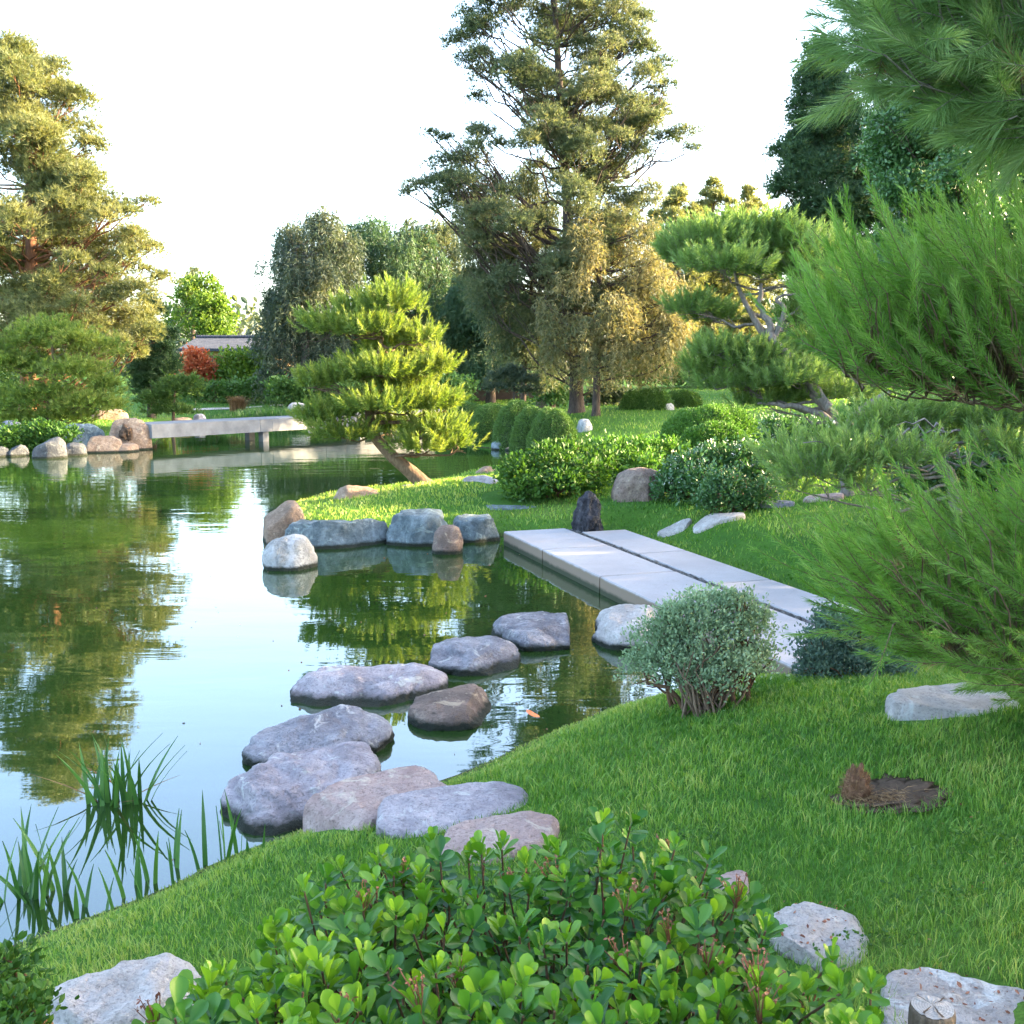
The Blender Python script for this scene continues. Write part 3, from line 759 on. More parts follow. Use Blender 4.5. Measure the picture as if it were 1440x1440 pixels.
def tree(name, label, cat, Y, trunk, clumps, leaf, brk, group=None, style='tuft', seed=1, dens=1.0, nl=.25, nw=.03, nn=7, spread=.85, sub=4, limb=.011, rise=.45, s_len=.25, s_per=45, leaf_s=.1, hang=.8, clump_d=.8):
    rng = np.random.default_rng(seed)
    tp = []
    for i, (px, py, r) in enumerate(trunk):
        p = at_y(px, py, Y)
        if i == 0: p.z = h1(p.x, Y) - .15
        tp.append((*p, r))
    base = Vector((tp[0][0], tp[0][1], tp[0][2] + .15))
    root = thing(name, label, cat, base, group)
    TP = smooth_path(tp, 5)
    gt, gl, gc = Geo(), Geo(), Geo()
    tr = TP[:, 3].copy(); tr[0] *= 1.35
    if len(tr) > 1: tr[1] *= 1.1
    tube(gt, TP[:, :3], tr * .8, 12)
    for (px, py, rx, ry, dy) in clumps:
        c = np.array(at_y(px, py, Y + dy)); s = (Y + dy) / FPX
        R3 = np.array([rx * s, rx * s * clump_d, ry * s])
        hd = np.hypot(TP[:, 0] - c[0], TP[:, 1] - c[1])
        tgt = c[2] - rise * rng.uniform(.4, 1.7) * hd
        k = int(np.argmin(np.abs(TP[:, 2] - tgt) + .15 * hd)); k = max(k, 1)
        a = TP[k, :3]; ln = np.linalg.norm(c - a)
        br = curve(a, c, 7, (0, 0, -.08 * ln if rise > 0 else .12 * ln), .03 * ln, rng)
        r0 = min(TP[k, 3] * .6, .012 + limb * ln)
        tube(gl, br, np.linspace(r0, r0 * .3, 7), 5)
        for j in range(sub):
            q = c + R3 * rand_unit(1, rng)[0] * rng.uniform(.5, .95)
            f = br[rng.integers(3, 7)]
            tube(gl, curve(f, q, 4, (0, 0, .05 * ln), .02 * ln, rng), np.linspace(r0 * .32, r0 * .1, 4), 4)
        area = R3[0] * R3[1] + R3[0] * R3[2] + R3[1] * R3[2]
        n = max(12, int(dens * area * 4.2 / (nl * nl) * (3.6 if style == 'shoot' else 3.0)))
        u = rand_unit(n, rng); u[:, 2] = np.where(u[:, 2] < -.55, -u[:, 2] * .6, u[:, 2])
        P = c + u * R3 * (rng.random((n, 1)) ** .38) * rng.normal(1, .17, (n, 1))
        cr = np.clip(rng.random() * .35 + rng.random(n) * .65, 0, 1)
        if style == 'tuft':
            D = unit(u * .7 + np.array([0, 0, .55]) + rng.normal(size=(n, 3)) * .25)
            tufts(gc, P, D, nn, nl, nw * 1.2, spread, rng, cr)
        elif style == 'shoot':
            u[:, 2] = np.abs(u[:, 2]) * .9 - .15
            P = c + u * R3 * (rng.random((n, 1)) ** .45)
            D = unit(u * np.array([.75, .75, .2]) + np.array([0, 0, .75]) + rng.normal(size=(n, 3)) * .22)
            shoots(gc, gl if s_per > 55 else None, P, D, s_len * rng.uniform(.6, 1.2, n), s_per, nl, nw, rng=rng)
        elif style == 'weep':
            m = 4
            L = hang * rng.uniform(.3, 1.0, n)
            for t in np.linspace(0, 1, m):
                Q = P + np.stack([u[:, 0] * .10 * t, u[:, 1] * .10 * t, -L * t], 1) + rng.normal(size=(n, 3)) * .03
                D = unit(u * .35 + np.array([0, 0, -.8]) + rng.normal(size=(n, 3)) * .3)
                tufts(gc, Q, D, max(3, nn // 2), nl, nw * 1.3, spread, rng, cr)
        else:
            leaves(gc, P, unit(u + rng.normal(size=(n, 3)) * .6 + np.array([0, 0, .3])), leaf_s, rng, cr, per=nn)
    gt.obj('trunk', M[brk], root, smooth=True)
    if gl.n: gl.obj('limbs', M[brk], root, smooth=True)
    gc.obj('crown', M[leaf], root)
    return root

LEAF_V = np.array([(0, 0, 0), (.22, .28, .05), (.26, .62, .06), (0, 1, 0), (-.26, .62, .06), (-.22, .28, .05), (0, .45, -.03)])
LEAF_F = [np.array([[0, 1, 6], [3, 6, 2], [0, 6, 5], [3, 4, 6]]), np.array([[1, 2, 6, 6]])[:0]]
LEAF_T = [np.array([[0, 1, 6], [1, 2, 6], [2, 3, 6], [3, 4, 6], [4, 5, 6], [5, 0, 6]])]
def leaves(g, P, D, s, rng, R, per=1, jit=.6, spread=.9):
    """small broad leaves, per leaves round each point"""
    n = len(P)
    if per > 1:
        P = np.repeat(P, per, 0) + rng.normal(size=(n * per, 3)) * s * jit; D = unit(np.repeat(D, per, 0) + spread * rand_unit(n * per, rng)); R = np.clip(np.repeat(R, per) + rng.normal(0, .12, n * per), 0, 1); n *= per
    a, b = perp(D); ph = rng.random(n) * 6.283
    X = a * np.cos(ph)[:, None] + b * np.sin(ph)[:, None]; Z = np.cross(X, D)
    inst(g, LEAF_V, LEAF_T, P, X, D, Z, s * rng.uniform(.65, 1.2, n), R)

R_ = np.random.default_rng
BT = 'tall background trees'
# tall golden pine on the left
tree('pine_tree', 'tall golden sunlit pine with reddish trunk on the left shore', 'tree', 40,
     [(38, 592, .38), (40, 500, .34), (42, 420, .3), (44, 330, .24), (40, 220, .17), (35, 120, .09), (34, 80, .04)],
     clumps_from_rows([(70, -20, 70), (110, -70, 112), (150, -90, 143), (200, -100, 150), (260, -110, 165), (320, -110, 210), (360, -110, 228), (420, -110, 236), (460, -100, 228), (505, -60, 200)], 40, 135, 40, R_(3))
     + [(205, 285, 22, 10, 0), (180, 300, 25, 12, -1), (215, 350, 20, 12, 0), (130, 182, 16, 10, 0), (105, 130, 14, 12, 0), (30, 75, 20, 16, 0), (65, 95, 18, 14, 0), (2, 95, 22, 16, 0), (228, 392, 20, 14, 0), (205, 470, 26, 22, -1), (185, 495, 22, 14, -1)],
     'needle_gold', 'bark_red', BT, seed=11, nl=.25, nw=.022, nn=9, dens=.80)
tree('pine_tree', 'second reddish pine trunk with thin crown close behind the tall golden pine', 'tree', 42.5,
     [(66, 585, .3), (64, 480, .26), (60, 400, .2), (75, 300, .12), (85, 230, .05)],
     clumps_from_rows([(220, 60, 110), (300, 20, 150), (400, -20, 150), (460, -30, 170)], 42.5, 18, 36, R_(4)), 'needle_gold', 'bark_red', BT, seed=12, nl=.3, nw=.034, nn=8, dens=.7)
tree('cloud_pine', 'low layered cloud pine on the left bank before the tall golden pine', 'tree', 34.5,
     [(72, 610, .16), (70, 570, .13), (78, 530, .1), (74, 490, .06), (72, 470, .03)],
     [(72, 468, 50, 24, 0), (40, 480, 40, 22, .4), (130, 490, 46, 24, .3), (100, 480, 36, 18, -.4), (20, 515, 55, 26, 0), (110, 526, 58, 26, -.4), (65, 520, 44, 22, .6), (150, 548, 28, 22, 0), (55, 560, 58, 26, -.5), (118, 568, 46, 20, -.6), (10, 570, 44, 24, .4), (158, 572, 22, 14, 0), (-30, 500, 50, 34, 0), (85, 588, 50, 14, -.2), (25, 590, 36, 14, 0)],
     'needle_lime', 'bark_brown', None, seed=13, nl=.2, nw=.024, nn=8, dens=.75, spread=.7)
tree('small_pine', 'small bushy pine by the left end of the bridge', 'tree', 37,
     [(242, 600, .08), (244, 575, .07), (246, 550, .04)],
     [(250, 548, 33, 17, 0), (222, 564, 28, 15, 0), (266, 540, 20, 13, 0), (240, 578, 36, 10, 0)], 'needle_mid', 'bark_brown', None, seed=14, nl=.2, nw=.028, nn=8, spread=.7)
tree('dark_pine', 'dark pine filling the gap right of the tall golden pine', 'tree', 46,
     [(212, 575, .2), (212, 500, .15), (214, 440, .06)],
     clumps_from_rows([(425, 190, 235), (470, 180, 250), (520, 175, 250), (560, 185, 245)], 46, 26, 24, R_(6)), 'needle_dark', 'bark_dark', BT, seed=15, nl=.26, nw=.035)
tree('broadleaf_tree', 'bright green broadleaf tree behind the grey roof', 'tree', 72,
     [(280, 545, .3), (280, 460, .22), (282, 420, .1)],
     clumps_from_rows([(392, 258, 302), (420, 235, 322), (450, 226, 334), (474, 226, 336)], 72, 44, 15, R_(7)), 'leaf_lit', 'bark_dark', BT, style='leaf', seed=16, nl=.45, leaf_s=.26, nn=3)
tree('cypress_tree', 'thin pointed tan tree top rising behind the bright green broadleaf tree', 'tree', 82,
     [(272, 545, .3), (271, 420, .15), (270, 378, .04)],
     clumps_from_rows([(378, 264, 276), (400, 254, 290), (430, 245, 304), (460, 240, 320)], 82, 18, 14, R_(8)), 'needle_tan', 'bark_dark', BT, seed=17, nl=.4, nw=.05)
# the weeping group in the middle
tree('weeping_tree', 'grey-green weeping tree right of the house', 'tree', 53,
     [(432, 552, .3), (428, 480, .26), (424, 420, .2), (415, 350, .08)],
     clumps_from_rows([(306, 392, 500), (335, 366, 510), (385, 346, 515), (430, 335, 510), (480, 345, 500), (535, 360, 490)], 53, 84, 27, R_(21)), 'needle_grey', 'bark_grey', BT, style='weep', seed=22, nl=.32, nw=.04, nn=6, dens=.33, hang=1.5)
tree('weeping_tree', 'dark umbrella-topped tree behind the lime green pine', 'tree', 57,
     [(545, 550, .3), (540, 480, .25), (530, 420, .2), (520, 360, .08)],
     clumps_from_rows([(312, 460, 560), (335, 445, 620), (385, 430, 640), (430, 440, 640), (480, 450, 640), (530, 460, 640)], 57, 84, 28, R_(23)), 'needle_dark', 'bark_dark', BT, style='weep', seed=24, nl=.34, nw=.045, nn=6, dens=.33, hang=1.2)
tree('weeping_tree', 'sun-tipped feathery tree left of the big weeping pine', 'tree', 60,
     [(625, 550, .3), (625, 470, .25), (615, 400, .18), (610, 330, .06)],
     clumps_from_rows([(312, 565, 640), (345, 540, 668), (400, 550, 672), (440, 565, 680), (520, 585, 680)], 60, 64, 27, R_(25)), 'needle_tan', 'bark_dark', BT, style='weep', seed=26, nl=.34, nw=.045, nn=6, dens=.33, hang=1.0)
tree('dark_tree', 'dense dark green tree between the lime pine and the big weeping pine', 'tree', 54,
     [(690, 556, .28), (690, 480, .22), (690, 410, .08)],
     clumps_from_rows([(388, 640, 735), (430, 612, 765), (480, 615, 775), (522, 640, 765)], 54, 46, 30, R_(27)), 'needle_dark', 'bark_dark', BT, style='weep', seed=28, nl=.3, nw=.04, nn=6, dens=.42, hang=.7)
tree('small_pine', 'small pruned pine standing before the dark trees, left of the big trunk', 'tree', 35.5,
     [(724, 570, .07), (723, 548, .05), (722, 530, .03)],
     [(712, 530, 26, 10, 0), (738, 536, 24, 9, 0), (700, 545, 22, 8, 0), (745, 550, 20, 7, 0), (722, 522, 18, 8, 0)], 'needle_grey', 'bark_dark', None, seed=29, nl=.2, nw=.028, nn=8)
# the big one
_big = clumps_from_rows([(-70, 720, 860), (0, 655, 915), (60, 642, 935), (110, 634, 945), (150, 640, 945), (205, 630, 955)], 36, 120, 30, R_(31)) \
     + clumps_from_rows([(190, 625, 900), (240, 600, 930), (290, 600, 940), (350, 630, 945), (400, 640, 955), (470, 680, 950)], 36, 105, 33, R_(32)) \
     + [(965, 185, 22, 12, 0), (940, 195, 28, 14, 0), (975, 210, 16, 9, 0), (905, 175, 28, 14, 0), (590, 262, 26, 11, 0), (572, 272, 14, 9, 0), (620, 255, 28, 13, 0), (605, 188, 16, 7, 0), (625, 196, 18, 9, 0), (640, 60, 22, 16, 0), (930, 90, 20, 13, 0), (940, 120, 16, 10, 0), (655, 20, 18, 14, 0), (905, 25, 20, 14, 0)]
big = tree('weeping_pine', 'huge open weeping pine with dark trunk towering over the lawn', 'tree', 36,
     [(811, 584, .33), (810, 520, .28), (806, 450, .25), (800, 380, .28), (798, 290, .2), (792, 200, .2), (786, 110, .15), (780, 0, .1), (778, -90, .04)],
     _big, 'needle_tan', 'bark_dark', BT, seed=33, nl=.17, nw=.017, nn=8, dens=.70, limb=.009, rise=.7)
tree('weeping_pine', 'golden drooping tree just right of the big dark trunk', 'tree', 34.6,
     [(838, 580, .16), (840, 500, .14), (842, 400, .12), (845, 300, .06)],
     clumps_from_rows([(300, 800, 930), (345, 765, 955), (390, 720, 965), (440, 730, 985), (480, 745, 995), (515, 770, 965)], 34.6, 120, 25, R_(35)), 'needle_amber', 'bark_dark', BT, style='weep', seed=36, nl=.21, nw=.0242, nn=6, dens=.28, hang=1.0, rise=.2)
tree('weeping_pine', 'shaded drooping tree in front of the big trunk on its left side', 'tree', 38.5,
     [(735, 575, .14), (738, 500, .12), (745, 420, .1), (760, 330, .05)],
     clumps_from_rows([(235, 640, 790), (290, 620, 800), (350, 645, 800), (440, 655, 800), (490, 680, 800), (520, 690, 790)], 38.5, 84, 26, R_(37)), 'needle_tan', 'bark_dark', BT, style='weep', seed=38, nl=.21, nw=.0244, nn=6, dens=.3, hang=1.0, rise=.2)
# right-hand background
tree('dark_pine', 'dark pointed pine against the sky on the right', 'tree', 53,
     [(1165, 560, .35), (1165, 400, .28), (1168, 250, .18), (1160, 100, .08), (1155, 55, .03)],
     clumps_from_rows([(62, 1143, 1168), (100, 1122, 1190), (160, 1100, 1215), (210, 1078, 1230), (262, 1068, 1245), (300, 1072, 1250), (335, 1100, 1250), (420, 1090, 1250), (530, 1080, 1260)], 53, 170, 32, R_(41)), 'needle_dark', 'bark_dark', BT, seed=42, nl=.3, nw=.036, nn=8, dens=.8)
tree('dark_pine', 'very tall dark pine cut off by the top edge on the right', 'tree', 51,
     [(1262, 560, .35), (1262, 400, .3), (1262, 150, .2), (1260, -60, .05)],
     clumps_from_rows([(-60, 1215, 1320), (40, 1195, 1360), (120, 1185, 1370), (200, 1190, 1380), (300, 1200, 1400), (430, 1180, 1400)], 51, 90, 36, R_(43)), 'needle_dark', 'bark_dark', BT, seed=44, nl=.3, nw=.036, nn=8, dens=.75)
tree('broadleaf_tree', 'leafy dark green tree behind the near pine boughs on the right', 'tree', 24,
     [(1380, 640, .3), (1375, 520, .26), (1370, 380, .2), (1365, 260, .1)],
     clumps_from_rows([(130, 1290, 1500), (175, 1200, 1500), (215, 1195, 1500), (260, 1225, 1500), (310, 1225, 1500), (345, 1215, 1500), (420, 1240, 1500), (560, 1230, 1500)], 24, 150, 46, R_(45)), 'leaf_dark', 'bark_dark', BT, style='leaf', seed=46, nl=.17, leaf_s=.11, nn=3, dens=.9)
for k, (x, yt, w, lb) in enumerate([(955, 262, 52, 'golden sunlit far tree just right of the big weeping pine'), (1003, 254, 52, 'golden sunlit far tree with a notched double top'), (1052, 266, 50, 'golden sunlit far tree next to the dark pointed pine')]):
    tree('far_tree', lb, 'tree', 84 + k * 2, [(x, 545, .3), (x, 400, .2), (x, yt, .05)],
         clumps_from_rows([(yt, x - 8, x + 8), (yt + 25, x - w * .5, x + w * .5), (yt + 45, x - w * .9, x + w * .9), (yt + 70, x - w, x + w), (yt + 270, x - w * 1.4, x + w * 1.4)], 84, 230, 12, R_(50 + k)), 'needle_gold', 'bark_dark', BT, seed=55 + k, nl=.5, nw=.07, nn=7)
tree('far_tree', 'far rust-tinged tree glowing behind the pruned pine on the right', 'tree', 66, [(1215, 545, .3), (1215, 450, .2), (1215, 330, .05)],
     clumps_from_rows([(325, 1150, 1300), (380, 1110, 1330), (470, 1100, 1330)], 66, 40, 24, R_(60)), 'needle_tan', 'bark_red', BT, seed=61, nl=.42, nw=.06)
# distant belt of trees closing the view
g = Geo(); rng = R_(70)
n = 5200
ang = rng.uniform(-1.15, 1.15, n); Yd = rng.uniform(92, 112, n)
px_ = np.tan(ang * .75) * Yd
hh = 5.2 + 1.6 * np.sin(px_ * .19) + 1.2 * np.sin(px_ * .43 + 1)
P = np.stack([px_, Yd, 1.2 + hh * rng.random(n) ** .7], 1)
leaves(g, P, unit(rng.normal(size=(n, 3)) + np.array([0, -.4, .4])), .85, rng, rng.random(n), per=5)
tag(g.obj('distant_woods', M['needle_grey']), kind='stuff')
# the grove outside the right of the frame whose shade lies over the foreground
def grove(spots, name, seed):
    g = Geo(); rng = R_(seed)
    for (x, y, r, h) in spots:
        z = h1(x, y)
        tube(g, [(x, y, z - .2), (x + .1, y, z + h * .4), (x, y + .1, z + h * .8)], [.25, .18, .08], 8)
        n = int(900 * r * h / 12)
        u = rand_unit(n, rng); u *= rng.random((n, 1)) ** .33
        P = np.array([x, y, z + h * .54]) + u * np.array([r, r, h * .46])
        leaves(g, P, unit(rng.normal(size=(n, 3)) + np.array([0, 0, .5])), .3, rng, rng.random(n), per=3)
    return tag(g.obj(name, M['leaf_dark']), kind='stuff')
grove([(13, -3, 3.2, 8), (14, 2, 3.2, 8.5), (13.5, 7, 3.2, 8.5), (14.5, 12, 3.2, 8.5), (17, 15.5, 2.4, 8), (20, 9, 3.6, 10), (20, 2, 4, 10), (19, -6, 4, 9.5),
       (20, 35.5, 2.8, 5.6), (19, 38, 2.8, 5.4), (20.5, 40.3, 2.2, 5.2), (21, 48, 2.4, 5.5), (27, 50, 3.2, 8), (29, 55, 3.2, 8.5), (32, 61, 3.4, 9), (36, 67, 3.6, 9)], 'tree_grove', 71)

# dark blob on the tan boulder's face, its colour standing in for a hollow's shade
g = Geo(); g.add(HOLLOW_SHADE[0] + np.array(HOLLOW_SHADE[2]), HOLLOW_SHADE[1]); g.obj('hollow', M['soil'], cb_, smooth=True)
# ------------------------------------------------------------------ pruned pines of the middle distance
tree('dwarf_pine', 'lime green layered pine leaning over the stone islet', 'tree', 18.2,
     [(606, 694, .19), (578, 664, .16), (548, 638, .13), (524, 606, .12), (520, 560, .085), (532, 505, .06), (540, 455, .03)],
     [(546, 436, 44.0, 22.4, 0), (560, 425, 30.0, 17.6, 0.2), (478, 468, 50.0, 24.0, 0.1), (520, 468, 46.0, 24.0, -0.3), (590, 482, 28.0, 19.2, 0), (556, 490, 44.0, 17.6, 0.5), (446, 460, 18.0, 12.8, 0), (500, 440, 30.0, 14.4, 0.3), (470, 538, 44.0, 17.6, 0), (440, 544, 20.0, 12.0, 0), (536, 528, 54.0, 19.2, -0.35), (596, 526, 40.0, 20.8, 0.1), (622, 516, 18.0, 16.0, 0), (520, 520, 44.0, 14.4, 0.6), (560, 545, 50.0, 12.8, 0.2), (466, 588, 44.0, 20.0, 0), (440, 598, 20.0, 14.4, 0.2), (530, 578, 54.0, 20.8, -0.5), (592, 574, 48.0, 24.0, 0), (630, 574, 22.0, 17.6, 0.2), (616, 610, 40.0, 22.4, -0.2), (644, 630, 22.0, 14.4, 0), (484, 616, 42.0, 14.4, -0.3), (590, 634, 42.0, 14.4, -0.4), (556, 606, 44.0, 17.6, 0.5)],
     'needle_lime', 'bark_brown', None, seed=201, style='shoot', nl=.10, nw=.012, dens=.13, s_len=.30, s_per=55, limb=.025, sub=5, rise=.1, clump_d=.9)
mid = tree('pruned_pine', 'pruned pine with twisting pale grey trunk right of the clipped mounds', 'tree', 14.6,
     [(1196, 640, .11), (1182, 606, .095), (1160, 572, .085), (1120, 528, .08), (1096, 492, .075), (1072, 466, .07), (1056, 440, .05), (1040, 408, .035), (1030, 370, .02)],
     [(1000, 345, 60, 34, 0), (1060, 333, 60, 32, .2), (1110, 350, 44, 34, 0), (962, 366, 32, 32, 0), (1020, 380, 60, 26, -.5), (1090, 385, 60, 28, .5), (1130, 390, 40, 36, .3), (1040, 355, 70, 34, .4), (1160, 370, 40, 40, .6),
      (975, 440, 36, 22, 0), (1000, 452, 34, 18, .4), (1010, 500, 40, 24, -.1), (1060, 512, 60, 26, 0), (990, 522, 28, 22, .3), (1110, 540, 60, 26, -.3), (1040, 545, 64, 24, .2), (1150, 500, 64, 40, .6), (1170, 430, 54, 50, .8), (1120, 455, 34, 26, .6), (1080, 570, 50, 14, .3), (1170, 560, 60, 24, .2)],
     'needle_soft', 'bark_grey', None, seed=203, style='shoot', nl=.10, nw=.0095, dens=.165, s_len=.24, s_per=60, limb=.014, sub=7, rise=.2)
# second, entwined stem and the low side branch with its pale pruning cut
g = Geo()
for pts in ([(1160, 572, .07), (1120, 515, .06), (1085, 480, .06), (1078, 455, .05), (1066, 428, .04), (1068, 400, .02)],
            [(1182, 606, .07), (1200, 580, .05), (1226, 562, .04), (1250, 550, .02)], [(1182, 606, .06), (1140, 578, .045), (1100, 570, .035), (1062, 566, .015)],
            [(1085, 480, .045), (1100, 440, .035), (1090, 420, .02), (1120, 415, .012)]):
    q = smooth_path([(*(at_y(x, y, 14.6) + Vector((0, -.12, 0))), r) for x, y, r in pts], 5)
    tube(g, q[:, :3] + RNG.normal(size=(len(q), 3)) * .012, q[:, 3], 9)
g.obj('twisted_stem', M['bark_grey'], mid, smooth=True)
g = Geo(); c = at_y(1171, 594, 14.4)
tube(g, [c, c + Vector((-.05, -.05, -.02)), c + Vector((-.09, -.10, -.04))], [.04, .042, .036], 10)
g.obj('pruned_stub', M['white_paint'], mid)
low = tree('spreading_pine', 'low spreading pine with bare white twigs at the right', 'tree', 11.2,
     [(1350, 720, .09), (1340, 680, .08), (1320, 650, .06), (1290, 632, .045), (1250, 622, .03)],
     [(1115, 655, 46, 16, 0), (1165, 640, 46, 18, .3), (1210, 650, 56, 20, -.3), (1150, 672, 50, 14, -.4), (1230, 612, 50, 16, .5), (1280, 600, 50, 16, .4), (1330, 592, 50, 16, .5), (1390, 600, 56, 22, .3), (1440, 590, 50, 28, .3),
      (1270, 652, 50, 16, -.4), (1420, 640, 50, 22, -.2), (1350, 625, 50, 16, .8), (1210, 690, 34, 9, -.5), (1120, 690, 24, 7, -.3)],
     'needle_soft', 'bark_grey', None, seed=205, style='shoot', nl=.085, nw=.0085, dens=.13, s_len=.32, s_per=70, limb=.006, sub=4, rise=.05)
g = Geo()
for k in range(11):
    x, y = RNG.uniform(1180, 1400), RNG.uniform(600, 660)
    a = at_y(x, y, 10.8 + RNG.random() * .3); b = at_y(x + RNG.uniform(-70, 60), y + RNG.uniform(-18, 14), 10.8)
    tube(g, curve(a, b, 7, RNG.normal(size=3) * .05, .03), np.linspace(.016, .005, 7), 5)
g.obj('bare_twigs', M['bark_grey'], low, smooth=True)

# ------------------------------------------------------------------ shrubs, clipped mounds, hedges
def mound(label, bx, leaf, Yb=None, group='clipped round mounds', leaf_s=.055, seed=1, n=7500, name='clipped_mound', box_=1.0, zb=None):
    x0, x1, yt, yb = bx; rng = R_(seed)
    c0 = at_y((x0 + x1) / 2, yb, Yb) if Yb else ground_hit((x0 + x1) / 2, yb)
    Y = c0.y; zg = h1(c0.x, Y) - .05
    w = (x1 - x0) / FPX * Y / 2
    c = Vector((c0.x, Y + w * .8, 0)); c.z = min(h1(c.x, c.y), zg) - .05
    top = at_y((x0 + x1) / 2, yt, c.y).z - c.z
    root = thing(name, label, 'shrub', c, group)
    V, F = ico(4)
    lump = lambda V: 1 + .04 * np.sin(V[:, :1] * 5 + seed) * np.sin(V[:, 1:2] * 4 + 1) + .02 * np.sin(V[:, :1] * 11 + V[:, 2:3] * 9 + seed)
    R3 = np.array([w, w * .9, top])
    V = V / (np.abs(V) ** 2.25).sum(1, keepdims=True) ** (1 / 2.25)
    g = Geo(); g.add(V * R3 * .95 * lump(V) + np.array(c), F); g.obj('dark_core', M['hedgecore'], root, smooth=True)  # solid core, coloured dark to stand in for inner shade
    u = rand_unit(n, rng); u[:, 2] = np.abs(u[:, 2]); u /= (np.abs(u) ** 2.25).sum(1, keepdims=True) ** (1 / 2.25)
    P = np.array(c) + u * R3 * lump(u) * rng.normal(.995, .012, (n, 1))
    g = Geo(); leaves(g, P, unit(u + rng.normal(size=(n, 3)) * .24), leaf_s, rng, rng.random(n), per=3)
    g.obj('foliage', M[leaf], root)
    return root
for k, (bx, lf, lb) in enumerate([((612, 692, 566, 612), 'leaf_clip', 'clipped mound farthest left, partly behind the lime pine'),
        ((660, 716, 570, 612), 'leaf_clip', 'small clipped mound second from the left'),
        ((694, 756, 566, 622), 'leaf_clip', 'tall clipped mound in the middle of the row'),
        ((718, 778, 575, 622), 'leaf_clip', 'clipped mound between the tall one and the rightmost one'),
        ((742, 815, 577, 618), 'leaf_clip', 'rightmost broad clipped mound by the white stone')]):
    mound(lb, bx, lf, Yb=[33.5, 32.3, 31, 30.3, 29.6][k], seed=300 + k, leaf_s=.042, n=9000)
for k, (bx, lb) in enumerate([((876, 916, 551, 576), 'far clipped mound on the left, beyond the sunny lawn'), ((898, 946, 548, 576), 'far clipped mound in the middle, beyond the sunny lawn'), ((936, 990, 550, 575), 'far clipped mound on the right, beyond the sunny lawn')]):
    mound(lb, bx, 'leaf_clip', seed=310 + k, leaf_s=.06, n=6000)
mound('big bright green clipped dome behind the white flowering shrub', (938, 1086, 572, 640), 'leaf_clip_lit', Yb=20.5, seed=320, n=14000, leaf_s=.042)
mound('lower bright green clipped dome in front of the big dome', (955, 1068, 598, 640), 'leaf_clip_lit', Yb=18.6, seed=321, n=11000, leaf_s=.042)

def shrub(name, label, Y, cl, leaf, leaf_s, group=None, seed=1, dens=1.0, per=4, flowers=0, fl='petal', stem='twig', fl_s=.03, cat='shrub', ly=1.0, upb=.5, core=True, jit=.08):
    rng = R_(seed)
    ctr = np.mean([at_y(x, y, Y + d)[:] for x, y, rx, ry, d in cl], axis=0)
    base = Vector((ctr[0], ctr[1], h1(ctr[0], ctr[1])))
    root = thing(name, label, cat, base, group)
    gs, gf, gl, gk = Geo(), Geo(), Geo(), Geo()
    ICV, ICF = ico(2)
    skirt = []
    if core:
        for (px, py, rx, ry, dy) in cl:
            c = at_y(px, py, Y + dy); zg = h1(c.x, c.y); s = (Y + dy) / FPX
            if c.z - ry * s > zg + .04: skirt.append((c.x, c.y, zg, c.z, rx * s))
    for it in list(cl) + skirt:
        if len(it) == 5 and it in cl:
            (px, py, rx, ry, dy) = it
            c = np.array(at_y(px, py, Y + dy)); s = (Y + dy) / FPX
            R3 = np.array([rx * s, rx * s * .85 * ly, ry * s])
        else:
            cx, cy, zg, zc, rr = it
            c = np.array([cx, cy, (zg + zc) / 2]); R3 = np.array([rr * .92, rr * .8, (zc - zg) * .62])
        foot = np.array(base) + np.array([rng.normal() * .1, rng.normal() * .1, -.05]) + (c - np.array(base)) * np.array([.35, .35, 0])
        tube(gs, curve(foot, c, 5, (0, 0, .03), .02, rng), np.linspace(.02, .008, 5), 5)
        for j in range(7):
            tube(gs, curve(foot + (c - foot) * rng.uniform(.3, .9), c + rand_unit(1, rng)[0] * R3 * .85, 4, (0, 0, .02), .01, rng), np.linspace(.008, .003, 4), 4)
        area = 4 * (R3[0] * R3[1] + R3[0] * R3[2] + R3[1] * R3[2])
        n = int(dens * area * .9 / (leaf_s * leaf_s))
        u = rand_unit(n, rng); lo = u[:, 2] < -.5; u[lo, 2] *= -.7
        P = c + u * R3 * (rng.random((n, 1)) ** .3) * rng.normal(1, jit, (n, 1))
        leaves(gl, P, unit(u * .7 + rng.normal(size=(n, 3)) * .4 + np.array([0, 0, upb])), leaf_s, rng, np.clip(rng.random() * .3 + rng.random(n) * .7, 0, 1), per=per, spread=.8)
        if flowers:
            m = int(flowers * area)
            u = rand_unit(m, rng); u[:, 2] = np.abs(u[:, 2])
            leaves(gf, c + u * R3 * 1.04, unit(u + rng.normal(size=(m, 3)) * .3), fl_s, rng, rng.random(m), per=3, spread=1.2)
    gs.obj('stems', M[stem], root, smooth=True)
    gl.obj('foliage', M[leaf], root)
    if gf.n: gf.obj('blossom', M[fl], root)
    return root
shrub('leafy_shrub', 'yellow-tipped leafy shrub at the water behind the bluestone slab', 16.6,
      [(732, 666, 32, 26, 0), (775, 655, 38, 28, .2), (820, 668, 36, 26, -.1), (790, 682, 46, 20, -.4), (742, 685, 30, 16, -.3), (840, 652, 26, 20, .6), (800, 636, 26, 16, .8), (765, 638, 22, 14, .7)], 'leaf_mid', .085, 'green shrubs along the lawn', 401)
shrub('leafy_shrub', 'dark leafy shrub behind the pinkish brown boulder', 18.2,
      [(850, 634, 36, 18, 0), (895, 636, 40, 20, 0), (935, 636, 36, 20, .2), (905, 658, 40, 18, -.6), (870, 646, 30, 18, -.4)], 'leaf_clip_lit', .085, 'green shrubs along the lawn', 402)
